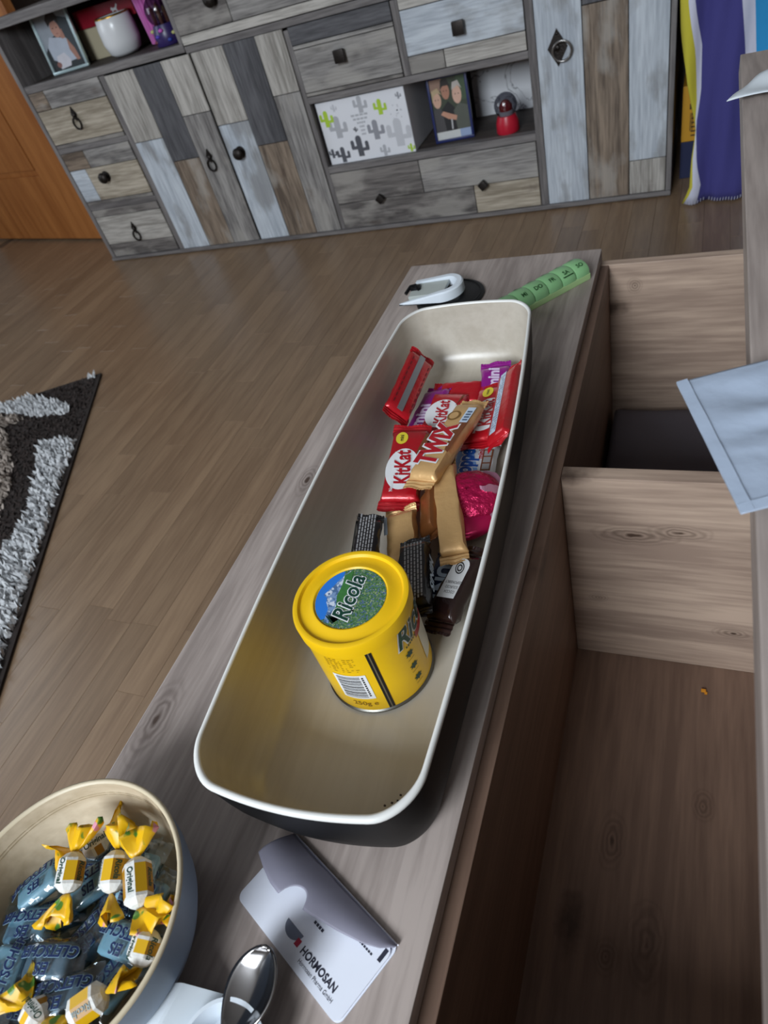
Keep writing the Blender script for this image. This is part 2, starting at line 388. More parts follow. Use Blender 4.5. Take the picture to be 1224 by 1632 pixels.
NB = cz(-0.263)
def post(x0, x1, z0, z1): sbox('post', cx(x0), cx(x1), CY - 0.001, CB - 0.014, z0, z1, carcz, ch=0.0015)
def rail(x0, x1, z0, z1, m=carc): sbox('rail', cx(x0), cx(x1), CY - 0.0015, CY + 0.03, z0, z1, m, ch=0.0015)
B0 = cz(-0.941)
post(-2.018, -1.993, B0, cz(-0.29)); post(-1.239, -1.222, B0, cz(-0.30)); post(-0.482, -0.458, B0, TOPZ - 0.03); post(-0.870, -0.847, cz(-0.492), cz(-0.295)); post(-1.632, -1.617, NB, TOPZ - 0.03)
rail(-2.383, -1.62, cz(-0.287), NB); rail(-1.617, -0.482, cz(-0.292), cz(-0.272))
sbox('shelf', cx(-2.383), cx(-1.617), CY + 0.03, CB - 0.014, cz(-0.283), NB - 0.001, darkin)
rail(-2.383, -2.018, cz(-0.506), cz(-0.487)); rail(-2.383, -2.018, cz(-0.735), cz(-0.713))
rail(-1.222, -0.482, cz(-0.513), cz(-0.493)); rail(-1.222, -0.482, cz(-0.739), cz(-0.717))
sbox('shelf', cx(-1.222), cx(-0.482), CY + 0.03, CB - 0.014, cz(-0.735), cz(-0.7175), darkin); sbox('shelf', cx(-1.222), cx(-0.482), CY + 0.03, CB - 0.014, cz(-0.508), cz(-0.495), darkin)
PL = {}
for nm, a, b in (('grey', (98, 95, 94), (158, 155, 152)), ('pale', (132, 128, 122), (188, 184, 178)), ('white', (164, 172, 182), (200, 208, 216)), ('dark', (66, 66, 70), (98, 98, 102)),
                 ('brown', (90, 78, 68), (146, 130, 114)), ('tan', (138, 128, 112), (190, 180, 164)), ('mid', (76, 72, 71), (126, 121, 118))):
    for ax in 'XZ':
        PL[nm + ax] = wood('plank_%s_%s' % (nm, 'upright' if ax == 'Z' else 'level'), a, b, ax, 11, 0.6, 0.45 if nm != 'white' else 0.15, grain=0.8, kscale=4.5, flat='Y', weather=(168, 164, 158) if nm in ('grey', 'brown', 'mid') else ((120, 116, 112) if nm == 'white' else None))
def front(nm, x0, x1, z0, z1, planks, ax, handle=None, hp=None):
    """a door or drawer: dark backing board, planks as pieces, iron handle"""
    f = sbox(nm, cx(x0) + 0.001, cx(x1) - 0.001, CY + 0.004, CY + 0.02, z0 + 0.001, z1 - 0.001, gap_m)
    for a, b, c, d, k in planks:
        g = 0.0012
        sbox('plank', cx(a) + g, cx(b) - g, CY - 0.004 - 0.001 * random.random(), CY + 0.004, c + g, d - g, PL[k + ax], f, ch=0.0012)
    if handle: handle(f, cx(hp[0]), hp[1])
    return f
def h_teardrop(par, x, z):
    mb = MB(); mb.T = Matrix.Translation((x - SL.x, CY - 0.005 - SL.y, z)) @ Matrix.Rotation(PI / 2, 4, 'X')
    mb.prism([(0, 0.045), (0.014, 0.018), (0, -0.006), (-0.014, 0.018)], 0, 0.003)
    mb.lathe([(0.006, 0.003), (0.007, 0.008), (0.003, 0.011), (0.0005, 0.011)], 12, (0, 0.016, 0))
    mb.tube([(0.017 * math.sin(t), -0.012 - 0.02 * math.cos(t), 0.007) for t in [2 * PI * k / 16 for k in range(16)]], 0.0038, 6, True)
    mb.build('teardrop_pull', iron, par, smooth=40)
def h_knob(par, x, z):
    mb = MB(); mb.T = Matrix.Translation((x - SL.x, CY - 0.005 - SL.y, z)) @ Matrix.Rotation(PI / 2, 4, 'X')
    mb.lathe([(0.02, 0), (0.02, 0.002), (0.008, 0.004), (0.007, 0.012), (0.016, 0.016), (0.021, 0.023), (0.018, 0.03), (0.009, 0.034), (0.0005, 0.035)], 20)
    mb.build('knob', iron, par, smooth=50)
def h_square(par, x, z, rot=0.0, s=0.018):
    mb = MB(); mb.T = Matrix.Translation((x - SL.x, CY - 0.005 - SL.y, z)) @ Matrix.Rotation(PI / 2, 4, 'X') @ Matrix.Rotation(rot, 4, 'Z')
    mb.lathe([(0.008, 0), (0.007, 0.012)], 10); mb.cbox((0, 0, 0.018), (s, s, 0.007), 0.003)
    mb.build('knob', iron, par, smooth=30)
def h_ring(par, x, z):
    mb = MB(); mb.T = Matrix.Translation((x - SL.x, CY - 0.005 - SL.y, z)) @ Matrix.Rotation(PI / 2, 4, 'X')
    mb.prism([(0, 0.047), (0.028, 0.0), (0, -0.047), (-0.028, 0.0)], 0, 0.003); mb.lathe([(0.007, 0.003), (0.007, 0.012), (0.002, 0.014)], 10)
    for q in (0.034, -0.034): mb.lathe([(0.004, 0.003), (0.003, 0.005), (0.0004, 0.006)], 8, (0, q, 0))
    mb.build('pull_plate', iron, par, smooth=30)
    mb = MB(); mb.T = Matrix.Translation((x + 0.014 - SL.x, CY - 0.018 - SL.y, z - 0.008)) @ Matrix.Rotation(PI / 2, 4, 'X')
    mb.tube([(0.026 * math.cos(t), 0.026 * math.sin(t), 0.004 * math.sin(t)) for t in [2 * PI * k / 24 for k in range(24)]], 0.0034, 8, True)
    mb.build('pull_ring', ring_m, par, smooth=True)
Z = cz
front('drawer', -2.379, -2.021, Z(-0.487), Z(-0.287), [(-2.379, -2.30, Z(-0.35), Z(-0.287), 'brown'), (-2.30, -2.021, Z(-0.35), Z(-0.287), 'grey'), (-2.379, -2.021, Z(-0.472), Z(-0.35), 'tan'), (-2.379, -2.021, Z(-0.487), Z(-0.472), 'mid')], 'X', h_teardrop, (-2.207, Z(-0.40)))
front('drawer', -2.379, -2.021, Z(-0.713), Z(-0.506), [(-2.379, -2.26, Z(-0.573), Z(-0.506), 'brown'), (-2.26, -2.021, Z(-0.573), Z(-0.506), 'grey'), (-2.379, -2.295, Z(-0.699), Z(-0.573), 'white'), (-2.295, -2.021, Z(-0.699), Z(-0.573), 'tan'), (-2.379, -2.021, Z(-0.713), Z(-0.699), 'mid')], 'X', h_knob, (-2.205, Z(-0.612)))
front('drawer', -2.379, -2.021, B0 + 0.001, Z(-0.735), [(-2.379, -2.021, Z(-0.765), Z(-0.735), 'mid'), (-2.379, -2.021, Z(-0.885), Z(-0.765), 'pale'), (-2.379, -2.021, B0 + 0.001, Z(-0.885), 'mid')], 'X', h_teardrop, (-2.198, Z(-0.845)))
for x0, x1, xs, h, hp in ((-1.992, -1.609, (-1.857, -1.734), h_teardrop, (-1.687, Z(-0.628))), (-1.602, -1.24, (-1.47, -1.345), h_knob, (-1.548, Z(-0.615)))):
    a, b = xs
    front('door', x0, x1, B0 + 0.001, Z(-0.292), [(x0, a, Z(-0.52), Z(-0.292), 'pale'), (x0, a, B0, Z(-0.52), 'white'), (a, b, Z(-0.607), Z(-0.292), 'dark'), (a, b, B0, Z(-0.607), 'brown'),
          (b, x1, Z(-0.468), Z(-0.292), 'pale'), (b, x1, B0, Z(-0.468), 'grey')], 'Z', h, hp)
front('drawer', -1.221, -0.871, Z(-0.491), Z(-0.293), [(-1.221, -0.871, Z(-0.344), Z(-0.293), 'dark'), (-1.221, -0.871, Z(-0.356), Z(-0.344), 'grey'), (-1.221, -0.871, Z(-0.48), Z(-0.356), 'grey'), (-1.221, -0.871, Z(-0.491), Z(-0.48), 'mid')], 'X', h_square, (-1.06, Z(-0.395)))
front('drawer', -0.846, -0.483, Z(-0.491), Z(-0.293), [(-0.846, -0.483, Z(-0.324), Z(-0.293), 'pale'), (-0.846, -0.483, Z(-0.442), Z(-0.324), 'white'), (-0.846, -0.731, Z(-0.491), Z(-0.442), 'mid'), (-0.731, -0.483, Z(-0.491), Z(-0.442), 'pale')], 'X', h_square, (-0.671, Z(-0.395)))
lo = front('drawer', -1.221, -0.483, B0 + 0.001, Z(-0.74), [(-1.221, -0.882, Z(-0.848), Z(-0.74), 'mid'), (-0.882, -0.483, Z(-0.848), Z(-0.74), 'grey'), (-1.221, -0.704, B0, Z(-0.848), 'mid'), (-0.704, -0.483, B0, Z(-0.848), 'tan')], 'X')
h_square(lo, cx(-1.044), Z(-0.842), PI / 4, 0.013); h_square(lo, cx(-0.666), Z(-0.844), PI / 5, 0.013)
front('door', -0.457, -0.099, B0 + 0.001, TOPZ - 0.032, [(-0.457, -0.327, B0, TOPZ - 0.033, 'white'), (-0.327, -0.205, B0, Z(-0.415), 'brown'), (-0.327, -0.205, Z(-0.415), TOPZ - 0.033, 'dark'), (-0.205, -0.099, Z(-0.84), TOPZ - 0.033, 'white'), (-0.205, -0.099, B0, Z(-0.84), 'pale')], 'Z', h_ring, (-0.397, Z(-0.5)))
t1 = front('drawer', -1.615, -0.871, Z(-0.27), TOPZ - 0.032, [(-1.615, -0.871, Z(-0.27), Z(-0.242), 'pale'), (-1.615, -1.40, Z(-0.242), Z(-0.12), 'mid'), (-1.40, -0.871, Z(-0.242), Z(-0.12), 'grey'), (-1.615, -0.871, Z(-0.12), TOPZ - 0.033, 'pale')], 'X', h_knob, (-1.446, Z(-0.17)))
front('drawer', -0.868, -0.483, Z(-0.27), TOPZ - 0.032, [(-0.868, -0.483, Z(-0.27), Z(-0.2), 'grey'), (-0.868, -0.483, Z(-0.2), TOPZ - 0.033, 'mid')], 'X', h_square, (-0.68, Z(-0.16)))
#--SHELVES--
#--TABLE--
# ---------------------------------------------------------------- things on the sideboard's open shelves
NZ = NB                                   # floor of the upper left niche
SHZ = cz(-0.717)                          # floor of the right shelf
glass = film('clear_glass', (238, 242, 244), 0.16)
gold_m = mat('gold_trim', (180, 140, 60), 0.35, 0.9)
def photo_frame(nm, label, A, B, h, tilt, fm, border, prints, group):
    """frame standing on points A (left) and B (right), leaning back by tilt"""
    x = (B - A); w = x.length; up = Vector((0, 0, 1)); back = up.cross(x.normalized())
    n = (up * math.cos(tilt) + back * math.sin(tilt))
    M = frame(A, x, n.cross(x) * -1 if False else x.cross(n))      # local X right, Y up the frame, Z out to the room
    t = thing(nm, label, 'photo frame', M=M, group=group)
    mb = MB(); b = border
    for (x0, x1, y0, y1) in ((0, w, 0, b), (0, w, h - b, h), (0, b, b, h - b), (w - b, w, b, h - b)):
        mb.cbox(((x0 + x1) / 2, (y0 + y1) / 2, 0), ((x1 - x0) / 2, (y1 - y0) / 2, 0.007), 0.0015)
    mb.build('frame', fm, t, smooth=30)
    MB().box(b * 0.5, w - b * 0.5, b * 0.5, h - b * 0.5, -0.007, -0.001).build('backing', mat('frame_backing', (60, 50, 44), 0.8), t)
    mb = MB(); ms = []
    for i, (pts, rgb) in enumerate(prints):
        key = 'print_%d_%d_%d' % rgb; m = mat(key, rgb, 0.45, vary=0.12, bscale=40)
        if m not in ms: ms.append(m)
        mb.poly([(b + u * (w - 2 * b), b + v * (h - 2 * b), 0.0002 + 0.00008 * i) for u, v in pts], ms.index(m))
    mb.build('photo_print', ms, t)
    MB().box(w * 0.35, w * 0.65, 0, h * 0.72, -0.0095, -0.0072).build('easel_back', mat('frame_backing', (60, 50, 44), 0.8), t)
    return t
def E2(cx_, cy_, rx, ry, n=18, rot=0): return [(p[0], p[1]) for p in ell(cx_, cy_, rx, ry, 0, n, rot)]
R2 = lambda a, b, c, d: [(a, c), (b, c), (b, d), (a, d)]
A = at(88, 121, NZ); B = at(143, 104, NZ)
photo_frame('photo_frame', 'thin silver frame with a portrait of one person in a pale shirt', A, B, 0.196, 0.10, mat('silver_frame', (200, 222, 226), 0.28, 0.55), 0.009,
    [(R2(0, 1, 0, 1), (150, 158, 168)), ([(0, 0.35), (0.25, 0.55), (1, 0.7), (1, 0), (0, 0)], (40, 46, 50)), ([(0.6, 0.9), (1, 0.8), (1, 0.1), (0.75, 0.1)], (58, 66, 72)),
     ([(0.12, 0.2), (0.1, 0.42), (0.25, 0.58), (0.5, 0.54), (0.72, 0.5), (0.85, 0.3), (0.8, 0.12), (0.4, 0.1)], (178, 186, 200)), ([(0.5, 0.62), (0.62, 0.5), (0.72, 0.5), (0.7, 0.66)], (170, 124, 108)),
     (E2(0.53, 0.68, 0.135, 0.145), (184, 138, 122)), ([(0.36, 0.74), (0.34, 0.86), (0.46, 0.98), (0.66, 0.97), (0.72, 0.86), (0.68, 0.74), (0.64, 0.82), (0.46, 0.80)], (48, 38, 34)),
     (E2(0.47, 0.70, 0.02, 0.01), (40, 30, 28)), (E2(0.59, 0.70, 0.02, 0.01), (40, 30, 28)), ([(0.50, 0.61), (0.58, 0.61), (0.56, 0.595), (0.52, 0.595)], (140, 84, 78)),
     ([(0.74, 0.5), (0.86, 0.3), (0.9, 0.1), (0.8, 0.1), (0.7, 0.3)], (164, 120, 104)), ([(0.2, 0.12), (0.24, 0.25), (0.5, 0.28), (0.62, 0.14), (0.56, 0.04), (0.24, 0.02)], (206, 204, 212)), (E2(0.22, 0.1, 0.07, 0.05), (140, 96, 90))], 'framed photographs')
A = at(696, 229, SHZ); B = at(757, 217, SHZ)
photo_frame('photo_frame', 'deep blue frame with a snapshot of three people hugging, right shelf', A, B, 0.192, 0.04, mat('navy_frame', (26, 38, 92), 0.35), 0.008,
    [(R2(0, 1, 0, 1), (58, 66, 52)), (R2(0, 0.35, 0.8, 1), (150, 120, 104)), (R2(0.75, 1, 0.6, 1), (64, 84, 60)), (R2(0, 1, 0, 0.13), (206, 208, 206)), (R2(0.68, 1, 0.0, 0.16), (150, 168, 200)),
     ([(0, 0.13), (0, 0.5), (0.18, 0.56), (0.3, 0.4), (0.3, 0.13)], (72, 70, 72)), ([(0.3, 0.13), (0.25, 0.5), (0.45, 0.62), (0.62, 0.5), (0.62, 0.13)], (24, 24, 28)), ([(0.62, 0.13), (0.58, 0.45), (0.75, 0.56), (1, 0.5), (1, 0.13)], (84, 88, 80)),
     (E2(0.15, 0.66, 0.12, 0.13), (208, 168, 146)), ([(0.02, 0.62), (0.02, 0.82), (0.2, 0.86), (0.3, 0.74), (0.2, 0.78), (0.08, 0.74)], (186, 164, 130)), (E2(0.42, 0.78, 0.115, 0.13), (176, 126, 104)), ([(0.28, 0.82), (0.32, 0.97), (0.5, 0.98), (0.57, 0.84), (0.5, 0.87), (0.36, 0.87)], (34, 28, 26)),
     (E2(0.73, 0.7, 0.13, 0.15), (214, 174, 154)), ([(0.6, 0.78), (0.64, 0.9), (0.8, 0.92), (0.88, 0.78), (0.78, 0.84)], (190, 182, 176)),
     ([(0.2, 0.42), (0.28, 0.47), (0.66, 0.36), (0.62, 0.29), (0.4, 0.33)], (196, 146, 122)), ([(0.46, 0.15), (0.47, 0.32), (0.51, 0.32), (0.5, 0.15)], (190, 190, 192))] +
    [(E2(ex, ey, 0.016, 0.009, 8), (40, 30, 28)) for ex, ey in ((0.11, 0.67), (0.19, 0.67), (0.38, 0.79), (0.46, 0.79), (0.69, 0.71), (0.78, 0.71))], 'framed photographs')

# cactus gift box filling the left of the right shelf
bx0, bx1, bz1 = cx(-1.211), cx(-0.888), cz(-0.519)
box = thing('gift_box', 'white gift box printed with grey and lime cactuses', 'box', ((bx0 + bx1) / 2, CY + 0.015, SHZ))
bw = (bx1 - bx0) / 2; bh = bz1 - SHZ; bd = 0.24
MB().cbox((0, bd / 2, bh / 2), (bw, bd / 2, bh / 2), 0.002).build('body', mat('white_card', (226, 228, 234), 0.6), box)
greys = [mat('cactus_grey_a', (176, 178, 184), 0.6), mat('cactus_grey_b', (146, 148, 156), 0.6), mat('cactus_charcoal', (84, 86, 94), 0.6), mat('cactus_lime', (172, 206, 60), 0.6), mat('cactus_lightgrey', (196, 198, 204), 0.6)]
def cactus(mb, x, z, s, mi, arms=2):
    def cap(x0, x1, z0, z1):
        r = (x1 - x0) / 2; c = (x0 + x1) / 2
        pts = [(x0, z0), (x1, z0)] + [(c + r * math.cos(a), z1 + r * math.sin(a)) for a in [PI * k / 8 for k in range(9)]]
        mb.poly([(px, -0.0004 - 0.00005 * mi, pz) for px, pz in pts], mi)
    cap(x - s * 0.16, x + s * 0.16, z, z + s * 0.85)
    for sg in ((-1, 1) if arms == 2 else (1,)):
        o = s * (0.42 if sg > 0 else 0.38); h0 = s * (0.3 if sg > 0 else 0.42)
        cap(x + sg * o - s * 0.1, x + sg * o + s * 0.1, z + h0, z + h0 + s * 0.3)
        a, b = sorted((x + sg * s * 0.1, x + sg * (o + s * 0.08))); mb.poly([(a, -0.0003 - 0.00005 * mi, z + h0 - s * 0.06), (b, -0.0003 - 0.00005 * mi, z + h0 - s * 0.06), (b, -0.0003 - 0.00005 * mi, z + h0 + s * 0.1), (a, -0.0003 - 0.00005 * mi, z + h0 + s * 0.1)], mi)
mb = MB()
for u, v, s, mi in ((0.05, 0.27, 0.05, 3), (0.19, 0.43, 0.068, 0), (0.5, 0.06, 0.05, 0), (0.385, 0.5, 0.016, 2), (0.71, 0.24, 0.046, 3), (0.61, 0.57, 0.06, 1), (0.87, 0.68, 0.085, 4), (0.385, 0.78, 0.066, 2), (0.17, 0.87, 0.05, 2), (0.66, 0.91, 0.036, 0), (0.965, 0.93, 0.025, 3), (0.05, 0.82, 0.03, 2), (0.93, 0.12, 0.02, 1), (0.2, 0.12, 0.022, 4)):
    fx = 2 * u - 1; fz = max(0.01, min(0.98 - s * 0.95 / bh, 1 - v - 0.45 * s / bh))
    fx = max(-1 + 0.55 * s / bw, min(1 - 0.55 * s / bw, fx))
    cactus(mb, fx * bw, fz * bh, s, mi)
for k in range(5):
    text_into(mb, ' ', 0.01)
for k in range(6):                       # rows of fine grey dashes beside the lime cactus
    z = bh * (0.70 - 0.06 * k); w_ = bw * (0.4, 0.34, 0.2, 0.12, 0.1, 0.1)[k]
    for j in range(4):
        x = -0.06 * bw - w_ / 2 + w_ * j / 4; mb.poly([(x, -0.0004, z), (x + w_ / 5, -0.0004, z), (x + w_ / 5, -0.0004, z + bh * 0.03), (x, -0.0004, z + bh * 0.03)], 0)
for k in range(14):
    x = bw * (0.62 + 0.3 * (hn(k, 1) * 0.5 + 0.5)); z = bh * (0.55 + 0.22 * (hn(k, 2) * 0.5 + 0.5)); mb.poly([(q[0], -0.0004, q[1]) for q in ell(x, z, 0.0025, 0.0025, 0, 6)], 4)
mb.build('printed_pattern', greys, box)
# marbled box leaning at the back of the shelf
A = aty(752, 190, 2.52); mbx = thing('storage_box', 'white marbled box standing behind the red snow globe', 'box', (cx(-0.61), 2.55, SHZ))
marb, nt, b = nodes('white_marble_print'); b.inputs['Roughness'].default_value = 0.4
tc = N(nt, 'ShaderNodeTexCoord'); wv = N(nt, 'ShaderNodeTexNoise'); wv.inputs['Scale'].default_value = 9; wv.inputs['Detail'].default_value = 5; wv.inputs['Distortion'].default_value = 1.5
rp = N(nt, 'ShaderNodeValToRGB'); nt.links.new(tc.outputs['Object'], wv.inputs['Vector']); nt.links.new(wv.outputs['Fac'], rp.inputs['Fac']); nt.links.new(rp.outputs['Color'], b.inputs['Base Color'])
e = rp.color_ramp.elements; e[0].position = 0.40; e[0].color = lin((222, 224, 228)); e[1].position = 0.56; e[1].color = lin((222, 224, 228)); e2 = e.new(0.49); e2.color = lin((222, 224, 228)); e3 = e.new(0.505); e3.color = lin((96, 98, 104)); e4 = e.new(0.52); e4.color = lin((214, 216, 220))
MB().cbox((0, 0.05, 0.099), (0.125, 0.05, 0.099), 0.002).build('body', marb, mbx)
MB().cbox((0, 0.05, 0.19), (0.127, 0.052, 0.009), 0.002).build('lid', marb, mbx)

def snow_globe(nm, label, c, r, baseh, base_rgb, fill):
    t = thing(nm, label, 'snow globe', c, group='snow globes on the sideboard')
    MB().lathe([(r * 0.95, 0), (r * 1.02, 0.004), (r * 0.98, baseh * 0.6), (r * 0.8, baseh)], 32, (0, 0, 0), True, True).build('base', mat('globe_base_%d' % base_rgb[0], base_rgb, 0.35), t, smooth=50)
    prof = [(r * math.cos(a), baseh + r * 0.75 + r * math.sin(a)) for a in [(-0.85 + (PI / 2 + 0.85) * k / 12) for k in range(13)]]; prof[-1] = (0.0003, prof[-1][1])
    MB().lathe(prof, 32).build('glass_dome', film('globe_glass', (176, 176, 182), 0.07), t, smooth=True)
    fill(t, r, baseh); return t
def fill_hat(t, r, bh):
    MB().lathe([(r * 0.62, bh), (r * 0.64, bh + r * 0.3), (r * 0.55, bh + r * 0.35)], 24, cap1=True).build('white_brim', WHITE, t, smooth=50)
    MB().lathe([(r * 0.55, bh + r * 0.35), (r * 0.58, bh + r * 0.7), (r * 0.3, bh + r * 1.1), (0.0004, bh + r * 1.2)], 24).build('red_cap', mat('globe_red', (176, 24, 44), 0.35), t, smooth=50)
    MB().lathe([(r * 0.72, bh * 0.99), (r * 0.66, bh * 1.01)], 24).build('ring', mat('globe_red', (176, 24, 44), 0.35), t)
gl = aty(811, 214, CY + 0.06); gl.z = SHZ
snow_globe('snow_globe', 'small snow globe on a red base, in front of the marbled box', Vector((gl.x, gl.y, SHZ)), 0.036, 0.05, (186, 28, 50), fill_hat)
def fill_castle(t, r, bh):
    cols = [(150, 90, 70), (210, 180, 110), (60, 50, 120), (120, 40, 60)]
    for k in range(5):
        a = k * 1.3; MB().lathe([(0.006, bh), (0.006, bh + r * (0.5 + 0.12 * k)), (0.008, bh + r * (0.5 + 0.12 * k)), (0.0004, bh + r * (0.85 + 0.12 * k))], 10, (0.5 * r * math.cos(a), 0.5 * r * math.sin(a), 0)).build('little_tower', mat('tower_%d' % (k % 4), cols[k % 4], 0.5), t, smooth=40)
    cs = [(80, 60, 180), (200, 90, 190), (40, 60, 150), (190, 190, 120), (110, 50, 60)]
    for k in range(14):
        a = 2 * PI * k / 14; z = bh * (0.25 + 0.5 * (k % 3) / 2); mb = MB()
        mb.lathe([(0.0004, -0.005), (0.008, -0.003), (0.009, 0.003), (0.0004, 0.007)], 8, (r * 0.95 * math.cos(a), r * 0.95 * math.sin(a), z)); mb.build('base_figure', mat('figure_%d' % (k % 5), cs[k % 5], 0.4), t, smooth=True)
g2 = at(266, 73, NZ); snow_globe('snow_globe', 'snow globe on a purple figured base beside the pink ribbed basket', Vector((g2.x, CY + 0.09, NZ)), 0.047, 0.06, (50, 38, 92), fill_castle)

# niche contents
mg = at(197, 92, NZ); mug_c = Vector((mg.x + 0.01, CY + 0.13, NZ)); mug_c = Vector((aty(193, 60, CY + 0.13).x, CY + 0.13, NZ))
mug = thing('cup', 'rounded plain white cup without a visible handle, in front of the red box', 'cup', mug_c)
MB().lathe([(0.0005, 0), (0.04, 0.001), (0.058, 0.012), (0.068, 0.045), (0.067, 0.09), (0.062, 0.118), (0.06, 0.12), (0.058, 0.117), (0.062, 0.09), (0.062, 0.045), (0.05, 0.014), (0.0005, 0.01)], 48).build('body', mat('white_china', (226, 228, 230), 0.25), mug, smooth=60)
MB().lathe([(0.0625, 0.1165), (0.0627, 0.121), (0.0585, 0.1222)], 48).build('gold_rim', gold_m, mug, smooth=True)
def simple_box(nm, label, px0, px1, y, z0, z1, d, m, lidm=None, group=None, rz=0):
    a = aty(px0[0], px0[1], y); b2 = aty(px1[0], px1[1], y); w = abs(b2.x - a.x)
    t = thing(nm, label, 'box', ((a.x + b2.x) / 2, y, z0), group=group); t.rotation_euler.z = rz
    MB().cbox((0, d / 2, (z1 - z0) / 2), (w / 2, d / 2, (z1 - z0) / 2), 0.002).build('body', m, t)
    if lidm: MB().cbox((0, d / 2, (z1 - z0) - 0.02), (w / 2 + 0.002, d / 2 + 0.002, 0.022), 0.002).build('lid', lidm, t)
    return t, w
bei, w_ = simple_box('keepsake_box', 'beige box standing under the red box in the left niche', (128, 60), (168, 50), CY + 0.2, NZ, NZ + 0.098, 0.10, mat('beige_card', (188, 178, 150), 0.7), group=None)
bei2, w_ = simple_box('keepsake_box', 'cream box half hidden behind the white cup', (171, 60), (205, 50), CY + 0.2, NZ, NZ + 0.098, 0.10, mat('cream_card', (196, 192, 176), 0.7))
rb, w_ = simple_box('gift_box', 'long red box with a small white horse emblem lying on the beige boxes', (125, 45), (216, 20), CY + 0.19, NZ + 0.0985, NZ + 0.155, 0.115, mat('red_card', (150, 24, 44), 0.45))
mb = MB(); s = 0.024
hp = [(-0.9, 0.1), (-0.6, 0.6), (-0.2, 0.35), (0.3, 0.4), (0.8, 1.0), (1.0, 0.7), (0.75, 0.45), (0.55, 0.1), (0.75, -0.7), (0.55, -0.7), (0.3, -0.1), (-0.3, -0.1), (-0.6, -0.8), (-0.8, -0.8), (-0.55, 0.0)]
mb.poly([(w_ * 0.2 + p[0] * s * 0.8, -0.0006, 0.028 + p[1] * s * 0.7) for p in hp]); mb.build('horse_emblem', WHITE, rb)
pk = aty(236, 12, CY + 0.17); pink = thing('basket', 'pink ribbed basket standing at the right end of the left niche', 'basket', (pk.x, CY + 0.2, NZ))
R = []
for z, r in ((0, 0.04), (0.004, 0.05), (0.19, 0.062), (0.19, 0.058), (0.006, 0.047)):
    R.append([((r + 0.0035 * (1 if k % 4 < 2 else -1)) * math.cos(2 * PI * k / 96), (r + 0.0035 * (1 if k % 4 < 2 else -1)) * math.sin(2 * PI * k / 96), z) for k in range(96)])
MB().rings(R, True, True, True).build('body', mat('pink_plastic', (204, 112, 186), 0.45), pink, smooth=30)
MB().lathe([(0.061, 0.186), (0.067, 0.188), (0.067, 0.194), (0.058, 0.194)], 48).build('rim', mat('pink_plastic', (204, 112, 186), 0.45), pink, smooth=40)
dg = aty(126, 10, CY + 0.2)
jar = thing('jar', 'dark glass jar at the back of the left niche beside the red box', 'jar', (dg.x - 0.02, CY + 0.342, NZ))
MB().lathe([(0.0005, 0), (0.04, 0), (0.043, 0.01), (0.043, 0.13), (0.03, 0.15), (0.03, 0.175), (0.0005, 0.176)], 32).build('body', mat('dark_glass', (38, 36, 40), 0.12, spec=0.7), jar, smooth=50)
MB().lathe([(0.032, 0.163), (0.032, 0.183), (0.0005, 0.184)], 32).build('lid', iron, jar, smooth=50)
bg = aty(172, 4, CY + 0.24)
bag = thing('gift_bag', 'crinkled clear film bag lying on the red box', 'bag', (bg.x, CY + 0.248, NZ + 0.1555))
MB().grid(18, 14, lambda u, v: ((u - 0.5) * 0.15, (v - 0.5) * 0.1, 0.004 + 0.028 * math.sin(PI * u) * math.sin(PI * v) * (1 + 0.5 * sn(u * 14, v * 11)))).build('film', film('clear_film', (225, 228, 230), 0.3), bag, smooth=True)

# yellow and navy box in the gap beside the sideboard
yb = thing('packaging_box', 'tall yellow and navy cardboard box in the gap beside the sideboard', 'box', (-0.036, 2.40, 0))
MB().cbox((0, 0.09, 0.187), (0.026, 0.09, 0.0765), 0.001).build('yellow_panel', mat('yellow_card', (206, 150, 34), 0.55), yb)
MB().cbox((0, 0.09, 0.055), (0.026, 0.09, 0.054), 0.001).build('navy_panel', mat('navy_card', (30, 38, 74), 0.55), yb)
mb = MB(); q = lambda X, Y, z: (X, -0.0006, Y)
mb.poly([(-0.006, -0.0006, 0.20), (0.02, -0.0006, 0.20), (0.02, -0.0006, 0.215), (-0.006, -0.0006, 0.215)])
for k in range(6): mb.box(0.0, 0.018, -0.0007, -0.0001, 0.125 + 0.012 * k, 0.129 + 0.012 * k)
for k in range(5): mb.box(0.002 * k - 0.004, 0.002 * k - 0.003, -0.0007, -0.0001, 0.14, 0.19)
mb.build('printed_text', mat('brown_print', (70, 46, 20), 0.6), yb)

# added dark couch blackens the shaded gap; striped fleece blanket hung over its arm
sm = mat('dark_upholstery', (34, 32, 34), 0.9, bump=0.3, bscale=350)
added_sofa = thing('added_sofa', 'dark upholstered seat added behind the striped blanket to blacken the gap there', 'added_sofa', (0.5, 2.5, 0))
MB().cbox((-0.43, 0.0, 0.36), (0.075, 0.21, 0.30), 0.02).build('armrest', sm, added_sofa, smooth=40)
MB().cbox((0.3, 0.0, 0.21), (0.65, 0.2, 0.15), 0.02).build('seat', sm, added_sofa, smooth=40); MB().cbox((0.3, 0.27, 0.45), (0.8, 0.055, 0.39), 0.02).build('backrest', sm, added_sofa, smooth=40)
for fx in (-0.45, 0.9):
    for fy in (-0.15, 0.25): MB().lathe([(0.02, 0), (0.025, 0.065)], 12, (fx, fy, 0), True, True).build('foot', mat('sofa_foot', (30, 24, 20), 0.5), added_sofa)
bl = thing('blanket', 'fleece blanket with yellow, white, purple and turquoise stripes hanging over the added dark couch', 'blanket', (0.15, 2.21, 0))
BYP = 2.2
rowsz = [0.008, 0.03, 0.06, 0.1, 0.15, 0.2, 0.27, 0.34, 0.42, 0.5, 0.58, 0.66]
eL = [(321, 1087), (302, 1099), (256, 1102), (210, 1108.5), (194, 1107), (129, 1095.6), (52, 1086), (0, 1084.6), (-200, 1082)]
